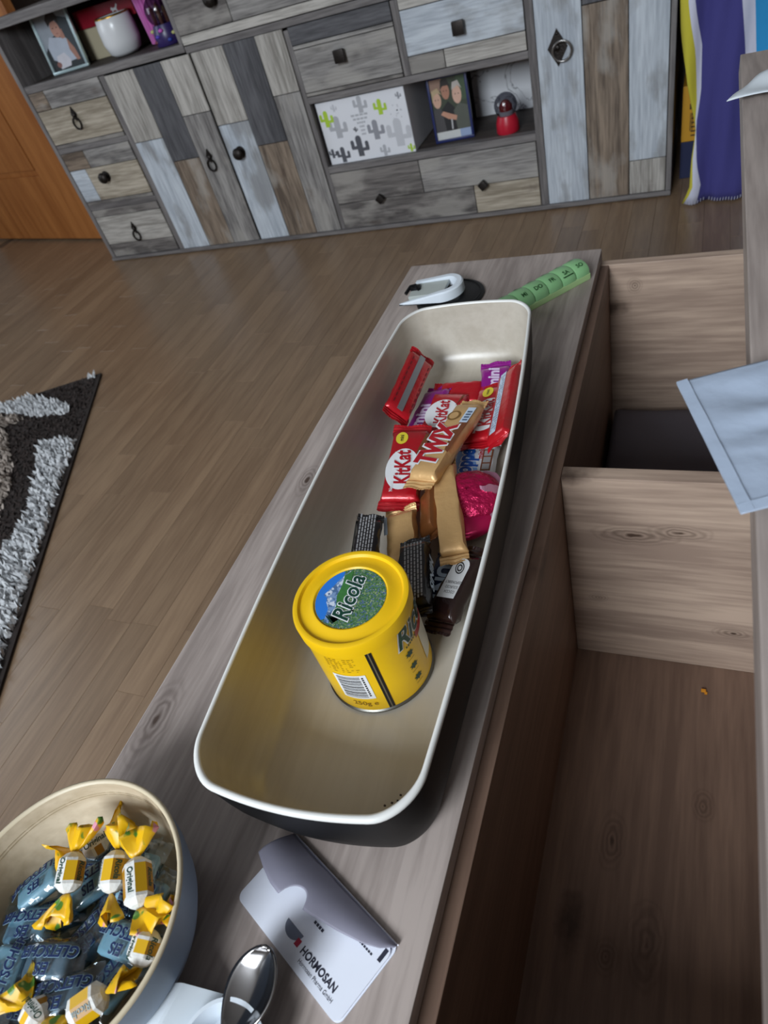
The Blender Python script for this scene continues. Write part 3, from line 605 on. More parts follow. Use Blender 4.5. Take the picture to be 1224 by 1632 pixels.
eY = [(321, 1090), (302, 1104), (256, 1104), (210, 1109), (194, 1108), (160, 1110), (83, 1108), (31, 1101), (0, 1098), (-200, 1094)]
eP = [(321, 1109), (296, 1116), (260, 1110), (198, 1109.5), (146, 1117.5), (73, 1118.5), (30, 1111), (0, 1108), (-200, 1104)]
eW = [(330, 1189), (292, 1188.5), (146, 1188.3), (83, 1187.3), (0, 1183), (-200, 1176)]
eC = [(330, 1209), (292, 1208), (83, 1206), (0, 1204), (-200, 1199)]
def interp(tab, y):
    t = sorted(tab)
    if y <= t[0][0]: return t[0][1]
    for (a, p), (b2, q2) in zip(t, t[1:]):
        if y <= b2: return p + (q2 - p) * (y - a) / (b2 - a)
    return t[-1][1]
def bx(tab, z):                          # x of a stripe border at height z on the hanging plane
    lo_, hi_ = -260.0, 340.0
    for _ in range(30):
        mid = (lo_ + hi_) / 2
        if aty(interp(tab, mid), mid, BYP).z > z: lo_ = mid
        else: hi_ = mid
    return aty(interp(tab, (lo_ + hi_) / 2), (lo_ + hi_) / 2, BYP).x
strp = [mat('fleece_yellow', (196, 186, 60), 0.95, bump=0.3, bscale=500), mat('fleece_white', (206, 208, 226), 0.95, bump=0.3, bscale=500), mat('fleece_purple', (66, 64, 130), 0.95, bump=0.3, bscale=500), mat('fleece_turquoise', (44, 146, 206), 0.95, bump=0.3, bscale=500)]
mb = MB(); zs = [0.006 + 0.654 * k / 26 for k in range(27)]
cols = []
for z in zs:
    L_ = bx(eL, z); Y_ = max(bx(eY, z), L_ + 0.001); P_ = max(bx(eP, z), Y_ + 0.001); W_ = bx(eW, z); C_ = bx(eC, z)
    r = [L_, (L_ + Y_) / 2, Y_, (Y_ + P_) / 2, P_] + [P_ + (W_ - P_) * k / 8 for k in range(1, 9)] + [(W_ + C_) / 2, C_] + [C_ + 0.05 * k for k in range(1, 5)]
    cols.append(r)
nc = len(cols[0]); mi_col = [0, 0, 1, 1] + [2] * 8 + [1, 1] + [3] * 4
def fold(x, z): return BYP - 2.21 + 0.010 * math.sin(x * 62 + z * 4) * (1 - 0.5 * z) + 0.006 * math.sin(x * 110 - z * 7)
vs = []
for z, r in zip(zs, cols): vs += [(x - 0.15, fold(x, z), z) for x in r]
for k, (dy, z) in enumerate(((0.02, 0.673), (0.07, 0.677), (0.2, 0.677), (0.38, 0.677))): vs += [(max(x, -0.0 if dy > 0.05 else -1) - 0.15 if False else x - 0.15, fold(x, 0.66) * (1 - k / 3) + dy, z) for x in cols[-1]]
nr = len(zs) + 4
for j in range(nr - 1):
    for i in range(nc - 1): mb.f.append([j * nc + i, j * nc + i + 1, (j + 1) * nc + i + 1, (j + 1) * nc + i]); mb.mi.append(mi_col[i])
mb.v = vs
mb.build('fleece', strp, bl, smooth=True, thick=0.004)
mb = MB()
for k in range(34):
    x = cols[0][0] + 0.012 + k * 0.0075; zb = 0.006 + 0.0; mb.tube([(x - 0.15, fold(x, 0) - 0.003, zb), (x - 0.15 + 0.001, fold(x, 0.01) - 0.004, zb + 0.009)], 0.0009, 5)
mb.build('edge_stitching', mat('fleece_white', (206, 208, 226), 0.95), bl)

# ================================================================ RUG (shaggy pile)
rc = Vector((-1.768, 1.402)); e1 = Vector((0.468, -0.884)).normalized(); e2 = Vector((-e1.y, e1.x)) * -1
if e2.x > 0: e2 = -e2
rug = thing('rug', 'dark brown shaggy rug with white and beige curved stripes', 'rug', (rc.x, rc.y, 0))
base = MB(); RL, RW = 1.5, 1.0
base.v = [(*(e1 * a + e2 * b_), z) for z in (0.0008, 0.007) for a, b_ in ((0, 0), (RL, 0), (RL, RW), (0, RW))]
base.f = [[0, 1, 2, 3], [4, 5, 6, 7], [0, 1, 5, 4], [1, 2, 6, 5], [2, 3, 7, 6], [3, 0, 4, 7]]; base.mi = [0] * 6
base.build('backing', mat('rug_brown_backing', (44, 36, 33), 0.95), rug)
def inpoly(x, y, P):
    c = False; n = len(P)
    for i in range(n):
        x1, y1 = P[i]; x2, y2 = P[(i + 1) % n]
        if (y1 > y) != (y2 > y) and x < (x2 - x1) * (y - y1) / (y2 - y1) + x1: c = not c
    return c
def fpoly(px): return [tuple(at(a, b_, 0.0)[:2]) for a, b_ in px]
whites = [fpoly([(128, 604), (160, 596), (157, 606), (130, 607)]), fpoly([(-90, 668), (0, 640), (40, 634), (92, 643), (114, 652), (108, 664), (62, 668), (0, 662), (-80, 690)]),
          fpoly([(66, 713), (92, 704), (127, 705), (122, 728), (84, 842), (60, 900), (26, 1010), (10, 1068), (-40, 1180), (-90, 1180), (-60, 1000), (0, 904), (14, 872), (40, 840), (52, 800), (62, 752)])]
beiges = [fpoly([(-60, 690), (0, 668), (30, 665), (42, 672), (10, 684), (16, 700), (22, 740), (22, 775), (8, 810), (0, 840), (-90, 860)])]
piles = [MB(), MB(), MB()]
rg = random.Random(5); st = 0.0075
for i in range(int(1.45 / st)):
    for j in range(int(0.75 / st)):
        a = 0.012 + (i + rg.random()) * st; b_ = 0.012 + (j + rg.random()) * st
        p = rc + e1 * a + e2 * b_; q = to_px((p.x, p.y, 0.01))
        if not q or q[0] < -40 or q[1] > 1250: continue
        k = 1 if any(inpoly(p.x, p.y, w) for w in whites) else (2 if any(inpoly(p.x, p.y, w) for w in beiges) else 0)
        h = (0.012, 0.024, 0.02)[k] * (0.7 + 0.6 * rg.random()); w = 0.0045; t = rg.random() * 2 * PI; ln = 0.014 * rg.random(); t2 = rg.random() * 2 * PI
        x, y = p.x - rc.x, p.y - rc.y; dx, dy = math.cos(t) * w, math.sin(t) * w; lx, ly = math.cos(t2) * ln, math.sin(t2) * ln
        piles[k].add([(x - dx, y - dy, 0.006), (x + dx, y + dy, 0.006), (x + dx * 0.9 + lx * 0.5, y + dy * 0.9 + ly * 0.5, h * 0.7), (x - dx * 0.9 + lx * 0.5, y - dy * 0.9 + ly * 0.5, h * 0.7), (x + lx, y + ly, h)], [(0, 1, 2, 3), (3, 2, 4)])
for mbp, nm, m in zip(piles, ('brown_pile', 'white_pile', 'beige_pile'), (mat('pile_brown', (50, 41, 38), 0.95), mat('pile_white', (214, 216, 218), 0.9), mat('pile_beige', (172, 160, 150), 0.9))):
    tag(mbp.build(nm, m, rug), kind='stuff')
# ================================================================ COFFEE TABLE
TZ = 0.43
table = thing('coffee_table', 'grey oak coffee table with a lifted half top over open storage compartments', 'coffee table', (-0.13, 0.48, 0))
TLc = Vector(table.location)
def eye(p, sx_, sy_, sz_): return (p.x - TLc.x, p.y - TLc.y, p.z, sx_, sy_, sz_)
EY_DIV = [eye(aty(1010, 853, 0.567), 16, 0, 45), eye(aty(1085, 850, 0.567), 22, 0, 60), eye(aty(955, 952, 0.567), 60, 0, 90), eye(aty(1170, 1010, 0.567), 30, 0, 60)]
EY_TOP = [eye(at(248, 1148, TZ), 42, 17, 0), eye(at(710, 414, TZ), 60, 30, 0), eye(at(636, 545, TZ), 80, 40, 0), eye(at(615, 590, TZ), 80, 40, 0), eye(at(490, 765, TZ), 60, 30, 0)]
EY_END = [eye(aty(1012, 455, 1.062), 70, 0, 60)]
EY_FLR = [eye(at(1120, 1285, 0.0575), 60, 40, 0), eye(at(975, 1340, 0.0575), 50, 22, 0), eye(at(1030, 1505, 0.0575), 40, 18, 0), eye(at(965, 1525, 0.0575), 60, 40, 0)]
top_m = wood('oak_top', eyes=EY_TOP, ca=(142, 130, 124), cb=(178, 165, 158), axis='Y', scale=9, rough=0.36, knots=0.8, grain=0.75, kscale=3.6, flat='Z', spec=0.5, bump=0.25)
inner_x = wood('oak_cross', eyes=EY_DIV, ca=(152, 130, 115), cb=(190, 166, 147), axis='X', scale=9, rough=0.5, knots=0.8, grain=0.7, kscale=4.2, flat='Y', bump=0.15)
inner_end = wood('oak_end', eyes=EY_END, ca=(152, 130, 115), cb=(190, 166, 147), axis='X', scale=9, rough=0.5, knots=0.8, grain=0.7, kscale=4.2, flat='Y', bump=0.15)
inner_y = wood('oak_long_shaded', (108, 85, 72), (130, 104, 88), 'Y', 9, 0.5, 0.7, grain=0.7, kscale=3.6, flat='X', bump=0.15)  # same oak as the cross panels, darkened to deepen the compartment shade
floor_y = wood('oak_bottom_shaded', eyes=EY_FLR, ca=(108, 85, 72), cb=(130, 104, 88), axis='Y', scale=9, rough=0.5, knots=0.8, grain=0.7, kscale=4.0, flat='Z', bump=0.15)  # compartment floor, its oak colour darkened for shade like the long walls
steel = mat('hinge_steel', (150, 152, 155), 0.35, 1.0)
def tbox(nm, x0, x1, y0, y1, z0, z1, m, ch=0.0012):
    return MB().cbox(((x0 + x1) / 2 - TLc.x, (y0 + y1) / 2 - TLc.y, (z0 + z1) / 2), ((x1 - x0) / 2, (y1 - y0) / 2, (z1 - z0) / 2), ch).build(nm, m, table)
Y0, Y1 = -0.13, 1.0785
RT = TZ - 0.0205
tbox('fixed_top', -0.465, -0.1375, Y0, Y1, TZ - 0.020, TZ, top_m)
tbox('lift_top', 0.0365, 0.366, Y0, Y1, 0.667 - 0.022, 0.667, top_m)
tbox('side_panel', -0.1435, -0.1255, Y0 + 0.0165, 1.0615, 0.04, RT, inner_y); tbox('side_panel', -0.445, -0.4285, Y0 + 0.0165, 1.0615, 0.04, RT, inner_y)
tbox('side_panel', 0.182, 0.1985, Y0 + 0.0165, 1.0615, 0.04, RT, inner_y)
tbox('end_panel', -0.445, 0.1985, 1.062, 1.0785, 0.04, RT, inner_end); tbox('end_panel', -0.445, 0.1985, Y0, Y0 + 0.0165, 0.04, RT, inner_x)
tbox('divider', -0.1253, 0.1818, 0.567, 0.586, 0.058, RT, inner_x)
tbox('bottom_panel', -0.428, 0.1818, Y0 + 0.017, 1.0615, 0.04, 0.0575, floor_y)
for fx in (-0.42, 0.17):
    for fy in (Y0 + 0.05, Y1 - 0.05):
        MB().lathe([(0.022, 0), (0.024, 0.004), (0.024, 0.0398)], 20, (fx - TLc.x, fy - TLc.y, 0), True, True).build('foot', mat('foot_black', (28, 28, 28), 0.6), table)
for fy in (Y0 + 0.12, Y1 - 0.12):        # scissor arms that carry the lifted half
    mb = MB(); s0 = Vector((0.176 - TLc.x, fy - TLc.y, 0.36))
    for k in (0, 1):
        a = s0 + Vector((0, 0, -0.03 * k)); b = Vector((0.29 - TLc.x + 0.02 * k, fy - TLc.y, 0.643)); n = (b - a).normalized(); w = n.cross(Vector((0, 1, 0))) * 0.011
        mb.add([tuple(p + Vector((0, dy, 0))) for dy in (-0.003 + 0.008 * k, 0.003 + 0.008 * k) for p in (a - w, a + w, b + w, b - w)], [(0, 1, 2, 3), (7, 6, 5, 4), (0, 4, 5, 1), (1, 5, 6, 2), (2, 6, 7, 3), (3, 7, 4, 0)])
    mb.box(0.25 - TLc.x, 0.34 - TLc.x, fy - TLc.y - 0.012, fy - TLc.y + 0.012, 0.641, 0.6449); mb.box(0.176 - TLc.x, 0.1825 - TLc.x, fy - TLc.y - 0.03, fy - TLc.y + 0.03, 0.3, 0.39)
    mb.build('lift_arm', steel, table)
# dark bag lying in the far compartment
clo = thing('storage_bag', 'dark grey fabric bag filling the far table compartment', 'bag', (0.03, 0.82, 0.058))
def clf(u, v):
    x = -0.1535 + 0.3 * u; y = -0.228 + 0.463 * v; ed = min(u * 3, v, (1 - u), 1 - v); e_ = min(1, ed / 0.1)
    return (x, y, 0.002 + 0.088 * math.sin(e_ * PI / 2) ** 0.7 + (0.004 * sn(u * 9, v * 7) + 0.005 * sn(u * 3 + 1, v * 4) - 0.006 * math.exp(-((v - 0.55 - 0.1 * (u - 0.4)) / 0.02) ** 2) * (1 if 0.25 < u < 0.65 else 0)) * e_ + 0.01 * (1 - u) * v * e_)
mbc = MB().grid(40, 44, clf); mbc.poly([(-0.1535, -0.228, 0.0015), (0.1465, -0.228, 0.0015), (0.1465, 0.235, 0.0015), (-0.1535, 0.235, 0.0015)])
mbc.build('fabric', mat('charcoal_fabric', (84, 78, 84), 0.85, bump=0.25, bscale=400), clo, smooth=60)
cr = at(1121, 1102, 0.058); t = thing('crumb', 'tiny orange yellow crumb on the floor of the near compartment', 'crumb', cr + Vector((0, 0, 0.0)))
mb = MB(); mb.cbox((0, 0, 0.002), (0.003, 0.002, 0.0018), 0.0008); mb.cbox((0.003, -0.003, 0.0015), (0.0018, 0.0016, 0.0013), 0.0006); mb.build('crust', mat('crumb_orange', (214, 140, 30), 0.7), t)

# white sheets on the lifted half
LZ = 0.667
pm = mat('white_plastic_sheet', (172, 186, 206), 0.45, bump=0.1, bscale=120)
A = Vector((-0.006, 0.376)); ax_ = Vector((0.91, 0.415)).normalized(); bx_ = Vector((0.30, -0.954)).normalized()
sh = thing('plastic_bag', 'crinkled white plastic bag with a seamed edge hanging over the lifted half top', 'bag', (0.1, 0.33, LZ))
def shf(u, v, up=0.0):
    p = A + ax_ * (0.30 * u) + bx_ * (0.116 * v * (1 - 0.05 * u)); d = p.x - 0.0365
    over = max(0.0, 0.045 - u * 0.16) / 0.045
    amp = 0.0032 * min(1, 8 * u) * min(1, 6 * v + 0.2) * min(1, 6 * (1 - v) + 0.2)
    z = 0.0095 - 0.002 * u + 0.8 * amp * (0.8 * sn(u * 7 + v * 5, v * 11 - u * 5) + 0.5 * (abs(math.sin(9 * v + 5 * u + 2.2 * sn(u * 4, v * 5))) - 0.6) + 0.35 * (abs(math.sin(17 * v - 7 * u + 2.6 * sn(u * 6 + 1, v * 4))) - 0.6) * sn(u * 5, v * 4 + 2)) + up
    return (p.x - 0.1, p.y - 0.33, max(z, 0.0012 if d > 0 else -0.01))
MB().grid(90, 70, shf).build('film', pm, sh, smooth=True, thick=0.0008)
mb = MB(); mb.rings([[shf(0.0, v, 0.0012), shf(0.022, v, 0.0016), shf(0.022, v, 0.0006), shf(0.0, v, -0.0004)] for v in [k / 40 for k in range(41)]])
mb.rings([[shf(u, 1.0, 0.0012), shf(u, 0.95, 0.0016), shf(u, 0.95, 0.0006), shf(u, 1.0, -0.0004)] for u in [k / 60 for k in range(61)]])
mb.build('seam', pm, sh, smooth=30)
sh2 = thing('paper_sheet', 'white folded paper with a pointed corner, toward the far end of the lifted half top', 'paper', (0.15, 0.93, LZ))
P0 = Vector((0.021, 0.898)); P1 = Vector((0.066, 0.985)); P2 = Vector((0.25, 1.0)); P3 = Vector((0.27, 0.925))
def pf(u, v):
    a = P0 + (P1 - P0) * v; b = P3 + (P2 - P3) * v; p = a + (b - a) * u
    return (p.x - 0.15, p.y - 0.93, 0.0045 + 0.012 * math.exp(-((v - 0.75) / 0.25) ** 2) * math.exp(-((u - 0.3) / 0.3) ** 2) + 0.002 * sn(u * 8, v * 5))
MB().grid(30, 16, pf).build('sheet', mat('white_paper', (216, 224, 230), 0.7), sh2, smooth=True, thick=0.0006)

# ---------------------------------------------------------------- black disc, white clip, green pill box
bc = (at(772, 466, TZ) + at(658, 487, TZ)) / 2
disc = thing('coaster', 'round black rubber coaster near the far end of the table top', 'coaster', (-0.358, 0.955, TZ))
MB().lathe([(0.0005, 0.0), (0.052, 0.0), (0.0555, 0.0012), (0.0555, 0.0035), (0.053, 0.005), (0.0005, 0.005)], 64).build('pad', mat('black_rubber', (20, 21, 23), 0.45), disc, smooth=50)
MB().lathe([(0.049, 0.005), (0.049, 0.0058), (0.051, 0.0058), (0.051, 0.005)], 64).build('raised_ring', mat('black_rubber', (20, 21, 23), 0.45), disc, smooth=30)
c0 = at(640, 478, TZ + 0.006); c1 = at(742, 464, TZ + 0.012)
cl = thing('plastic_clip', 'white u-shaped plastic clip lying on the black coaster', 'clip', M=frame((c0.x + 0.004, c0.y + 0.006, TZ + 0.0061), (c1 - c0), (0, 0, 1)))
def ushape(hw, r0, L, y_sgn=1):
    return None
mb = MB(); Lc = 0.098; hw = 0.027; wd = 0.0055
path = [(0.0, -hw), (Lc - hw, -hw)] + [(Lc - hw + hw * math.sin(a), -hw * math.cos(a)) for a in [PI * k / 16 for k in range(1, 16)]] + [(Lc - hw, hw), (0.016, hw)]
R = []
for i, (x, y) in enumerate(path):
    a = path[max(0, i - 1)]; b = path[min(len(path) - 1, i + 1)]; t_ = Vector((b[0] - a[0], b[1] - a[1])).normalized(); n_ = Vector((t_.y, -t_.x))
    hz_ = 0.010 + 0.006 * min(1, x / Lc + 0.2); tap = 0.35 if i == 0 else 1.0; w = wd * (0.45 if i == 0 else 1)
    o_ = Vector((x, y)) + n_ * w; q_ = Vector((x, y)) - n_ * w * 0.8
    R.append([(o_.x, o_.y, 0.0 if i else 0.004), (o_.x, o_.y, hz_ * tap - 0.002), (o_.x - n_.x * 0.002, o_.y - n_.y * 0.002, hz_ * tap), (q_.x, q_.y, hz_ * tap), (q_.x, q_.y, 0.0 if i else 0.004)])
mb.rings(R, True, True, True).build('u_frame', mat('white_glossy_plastic', (222, 230, 238), 0.3), cl, smooth=35)
MB().cbox((0.045, 0, 0.008), (0.03, hw - 0.006, 0.003), 0.001).build('inner_plate', mat('pale_grey_plastic', (176, 182, 178), 0.4), cl)
mb = MB(); mb.tube([(0.005, -0.004, 0.008), (0.012, 0.008, 0.014), (0.022, 0.006, 0.016), (0.03, -0.004, 0.013)], 0.003, 8); mb.cbox((0.022, 0.004, 0.0125), (0.008, 0.006, 0.003), 0.001); mb.build('spring_latch', mat('dark_metal', (44, 44, 48), 0.3, 0.9), cl, smooth=40)

e_far = (at(942, 441, TZ + 0.008) + at(905, 431, TZ + 0.012)) / 2; d_ = (at(835, 491, TZ + 0.01) - at(930, 434, TZ + 0.01)); d_.z = 0
Pm = frame(Vector((-0.158, 0.997, TZ)), (-0.105, -0.118, 0), (0, 0, 1))
pill = thing('pill_box', 'translucent green weekly pill box lying beyond the long tray', 'pill box', M=Pm)
gm = mat('green_plastic', (136, 186, 132), 0.3, spec=0.6); gm2 = mat('pale_green_plastic', (168, 200, 140), 0.35)
gm.node_tree.nodes['Principled BSDF'].inputs['Subsurface Weight'].default_value = 0.25; gm.node_tree.nodes['Principled BSDF'].inputs['Subsurface Radius'].default_value = (0.01, 0.02, 0.01)
SL7, PW = 0.0255, 0.021
MB().cbox((SL7 * 3.5, 0, 0.005), (SL7 * 3.5, PW, 0.005), 0.0015).build('tray_base', gm2, pill)
days = ['SO', 'SA', 'FR', 'DO', 'MI', 'DI', 'MO']; dgm = mat('dark_green_print', (24, 70, 30), 0.5)
for k in range(7):
    x0, x1 = SL7 * k + 0.0008, SL7 * (k + 1) - 0.0008; xm = (x0 + x1) / 2; R = []
    for x, sc in ((x0, 0.93), (x0 + 0.0025, 0.985), (xm, 1.0), (x1 - 0.0025, 0.985), (x1, 0.93)):
        R.append([(x, PW * sc * math.cos(a), 0.0101 + 0.017 * sc * math.sin(a) ** 0.8 if math.sin(a) > 0 else 0.0101) for a in [PI * i / 14 for i in range(15)]])
    lid = MB().rings(R, True, True, True).build('lid', gm, pill, smooth=50)
    mb = MB()
    for yy, s_, rot in ((0.012, 0.009, PI), (-0.010, 0.006, PI)):
        def onlid(X, Y, z): 
            yc = max(-0.95, min(0.95, Y / PW)); return (X, Y, 0.0108 + 0.0172 * (1 - yc * yc) ** 0.4)
        text_into(mb, days[k], s_, (xm, yy), rot, 0, 0.02, 0, 0, onlid)
    if k == 1: mb.box(xm - 0.009, xm + 0.009, 0.0165, 0.0185, 0.0215, 0.0222)
    mb.build('lettering', dgm, lid)

# ================================================================ LONG TRAY
TC = Vector((-0.251, 0.447, TZ)); TA = math.radians(3.06)
TM = Matrix.Translation(TC) @ Matrix.Rotation(TA, 4, 'Z')
tray = thing('serving_tray', 'long cream lined serving tray with a black outside and white rim', 'tray', M=TM)
def outline(hl, hw, rc_, n=24, bulge=0.13):
    P = []
    segs = [((hl - rc_, hw - rc_), 0), ((-hl + rc_, hw - rc_), 1), ((-hl + rc_, -hw + rc_), 2), ((hl - rc_, -hw + rc_), 3)]
    def tap(x, y):
        v = x / hl; f = (1 - bulge * v * v) - 0.03 * v
        e = 1 - (y / hw) ** 2
        return (x + (0.010 * e if x > 0 else -0.012 * e) * (abs(v) ** 6), y * f)
    for (c, q) in segs:
        for k in range(n // 2 + 1):
            a = PI / 2 * q + PI / 2 * k / (n // 2); P.append((c[0] + rc_ * math.cos(a), c[1] + rc_ * math.sin(a)))
        nx_ = segs[(q + 1) % 4]; a = PI / 2 * (q + 1); e0 = P[-1]; e1_ = (nx_[0][0] + rc_ * math.cos(a), nx_[0][1] + rc_ * math.sin(a))
        for k in range(1, 24): P.append((e0[0] + (e1_[0] - e0[0]) * k / 24, e0[1] + (e1_[1] - e0[1]) * k / 24))
    # local x of the tray runs across, y along
    return [(-y, x) for x, y in (tap(*p) for p in P)]
TH, HL, HW = 0.088, 0.3225, 0.100
prof = [(0.0, 1.0), (0.0015, 0.8), (0.003, 0.6), (0.0055, 0.4), (0.009, 0.24), (0.014, 0.13), (0.021, 0.07), (0.029, 0.055)]
def ring(ins, z, rc0=0.032): return [(x, y, z) for x, y in outline(HL - ins * 1.05, HW - ins * 0.85, max(0.012, rc0 - ins * 0.4))]
cream = wood('cream_bamboo', (180, 172, 158), (192, 185, 172), 'Y', 8, 0.3, 0.0, grain=0.5, bump=0.04, spec=0.5)
inner = [ring(i + 0.0045, TH * h) for i, h in prof]
MB().rings(inner[::-1], True, True, False).build('lining', cream, tray, smooth=60)
outer = [ring(i, TH * h if h < 1 else TH) for i, h in [(0.0, 1.0), (0.0012, 0.8), (0.0024, 0.6), (0.0042, 0.4), (0.007, 0.22), (0.011, 0.08), (0.016, 0.02), (0.022, 0.0)]]
MB().rings(outer, True, False, True).build('outer_shell', mat('black_lacquer', (13, 13, 14), 0.5, spec=0.25), tray, smooth=60)
rimR = [ring(0.0045, TH), ring(0.0042, TH + 0.0012), ring(0.0028, TH + 0.002), ring(0.0012, TH + 0.0018), ring(-0.0003, TH + 0.0004), ring(-0.0002, TH - 0.002), ring(0.0, TH - 0.003)]
MB().rings(rimR, True).build('rim', mat('white_lacquer', (228, 228, 224), 0.3), tray, smooth=True)
for k, (a, b) in enumerate(((640, 1266), (648, 1285), (632, 1287), (614, 1288), (626, 1279))):
    pass
mb = MB()
for a, b in ((638, 1266), (640, 1284), (629, 1286), (614, 1285), (625, 1280), (634, 1276)):
    p = TM.inverted() @ at(a, b, TZ + 0.012); z = 0.0062
    d = max(0, abs(p.y) - (HL - 0.06)); 
    mb.cbox((p.x, p.y, TH * 0.055 + 0.0012 + d * 0.25), (0.0009, 0.0007, 0.0006), 0.0003)
tag(mb.build('crumb', mat('brown_crumb', (52, 36, 28), 0.8), tray), kind='stuff')
FZ = TZ + TH * 0.055 + 0.0003             # tray floor height

# ================================================================ YELLOW SWEET TIN
tin = thing('sweet_tin', 'yellow round sweet tin standing in the long tray', 'tin', (-0.242, 0.282, FZ))
YEL = (244, 196, 10); ym = mat('yellow_tin', YEL, 0.32, coat=0.2); yl = mat('yellow_lid', (240, 192, 14), 0.42)
TR, TTH = 0.0485, 0.0985
MB().lathe([(TR, 0.0035), (TR, 0.088), (TR + 0.0002, 0.0905)], 96).build('body', ym, tin, smooth=30)
MB().lathe([(0.0005, 0.001), (TR - 0.004, 0.001), (TR - 0.001, 0.0), (TR + 0.0012, 0.001), (TR + 0.0014, 0.003), (TR, 0.0042)], 96).build('base_rim', mat('tin_metal', (120, 118, 112), 0.35, 1.0), tin, smooth=50)
LZT = 0.1028
MB().lathe([(TR + 0.0003, 0.088), (TR + 0.0016, 0.0885), (TR + 0.0018, LZT - 0.003), (TR + 0.001, LZT - 0.0006), (TR - 0.001, LZT), (TR - 0.003, LZT - 0.0004), (TR - 0.0045, LZT - 0.0028), (0.0365, LZT - 0.0030), (0.0335, LZT - 0.0012), (0.032, LZT - 0.0012), (0.0308, LZT - 0.0026), (0.0005, LZT - 0.0026)], 96).build('lid', yl, tin, smooth=40)
DZ = LZT - 0.0022; DR = 0.0305
meadow = blotched('meadow_print', (72, 112, 70), [(110, 146, 96), (44, 84, 52), (150, 164, 120), (84, 104, 150)], 700, 0.3, 0.58)
mts = [meadow, mat('sky_print', (40, 120, 214), 0.3), blotched('mountain_print', (120, 150, 190), [(206, 216, 230), (80, 110, 150)], 260, 0.3, 0.52), mat('fir_print', (22, 52, 40), 0.35), mat('logo_green', (16, 62, 48), 0.35), WHITE, mat('slope_print', (60, 118, 60), 0.35, vary=0.3, bscale=400)]
def L2(X, Y, z): return (X, Y, DZ + z)
mb = MB(); mb.poly(ell(0, 0, DR, DR, DZ, 72), 0)
def clipd(pts, z, mi):
    o = []
    for x, y in pts:
        r = math.hypot(x, y); k = min(1, (DR - 0.0002) / r) if r else 1; o.append((x * k, y * k, DZ + z))
    mb.poly(o, mi)
# the picture reads toward +y; its top faces -x
arc = lambda a0, a1, n=14: [(DR * math.cos(a0 + (a1 - a0) * k / n), DR * math.sin(a0 + (a1 - a0) * k / n)) for k in range(n + 1)]
clipd([(-0.0145, 0.0257)] + arc(math.radians(122), math.radians(236), 18) + [(-0.012, -0.022)], 0.0001, 1)
clipd([(-0.010, 0.0277), (-0.0165, 0.016), (-0.019, 0.010), (-0.0245, -0.0008), (-0.0205, -0.003), (-0.019, -0.008), (-0.015, -0.014), (-0.014, -0.0258), (-0.009, -0.0275), (-0.009, 0.0)], 0.0002, 2)
clipd([(-0.0075, 0.0285), (-0.0135, 0.0215), (-0.012, 0.012), (-0.0125, 0.0), (-0.009, -0.01), (-0.010, -0.02), (-0.006, -0.026), (-0.003, 0.0)], 0.0003, 6)
for k in range(7): clipd([(-0.006 + 0.001 * k, -0.0275 + 0.0012 * k), (-0.015 + 0.0016 * k, -0.0205 + 0.0012 * k), (-0.002 + 0.001 * k, -0.0225 + 0.0015 * k)], 0.0004, 3)
logo = 'Ricola'
text_into(mb, logo, 0.0215, (-0.0005, -0.0005), PI / 2, 0.00055, 0.06, 0.3, 5, L2, 0.86)
text_into(mb, logo, 0.0215, (-0.0005, -0.0005), PI / 2, 0.0008, 0.018, 0.3, 4, L2, 0.86)
mb.build('lid_picture', mts, tin)
def onb(A0, rz=0.0004):                  # flat print wrapped on the tin's side around angle A0 (degrees): X to the right, Y up
    return lambda X, Y, z: ((TR + rz + z) * math.cos(math.radians(A0) + X / TR), (TR + rz + z) * math.sin(math.radians(A0) + X / TR), Y)
def patch(mb, fn, x0, x1, y0, y1, mi, z=0.0, n=8):
    P = [[fn(x0 + (x1 - x0) * i / n, y, z) for i in range(n + 1)] for y in (y0, y1)]
    mb.rings(P, False, mi=mi)
mb = MB(); F = onb(-57.0); pmts = [BLACKP, mat('grey_stripe', (110, 100, 80), 0.4), WHITE, mat('red_print', (176, 40, 36), 0.4), mat('logo_green', (16, 62, 48), 0.35), mat('ochre_print', (150, 112, 10), 0.5), mat('tin_cream', (226, 222, 208), 0.4)]
patch(mb, F, -0.0026, 0.0026, 0.0048, 0.0872, 0); patch(mb, F, -0.0005, 0.0006, 0.0048, 0.0872, 1, 0.0002)
F = onb(-85.5)
patch(mb, F, -0.0145, 0.0145, 0.0235, 0.060, 2)
for k in range(15): patch(mb, F, -0.0118, 0.0088, 0.0262 + 0.0022 * k, 0.0262 + 0.0022 * k + (0.0006, 0.0011, 0.0009, 0.0014)[k % 4], 0, 0.0002)
for k in range(10): patch(mb, F, 0.0102, 0.0118, 0.028 + 0.003 * k, 0.030 + 0.003 * k, 0, 0.0002, 2)
text_into(mb, '250g e', 0.0085, (0.003, 0.0155), 0, 0, 0.01, 0, 5, F)
for k in range(8): 
    for j in range(7):
        if hn(k, j) > -0.75: patch(mb, F, -0.0145 + 0.004 * j, -0.0145 + 0.004 * j + 0.0022 + 0.0012 * hn(k, j, 2), 0.0655 + 0.0025 * k, 0.0662 + 0.0025 * k, 5, 0, 2)
F = onb(8.0)
text_into(mb, logo, 0.030, (0.0, 0.0765), 0, 0.0001, 0.06, 0.3, 2, F, 0.85); text_into(mb, logo, 0.030, (0.0, 0.0765), 0, 0.0004, 0.018, 0.3, 4, F, 0.85)
patch(mb, F, -0.009, 0.022, 0.058, 0.0655, 3); patch(mb, F, -0.005, 0.024, 0.020, 0.0575, 6)
for k in range(6): patch(mb, F, -0.024 + 0.0026 * k, -0.0225 + 0.0026 * k, 0.0625, 0.0645, 4, 0, 2)
F = onb(-19.0)
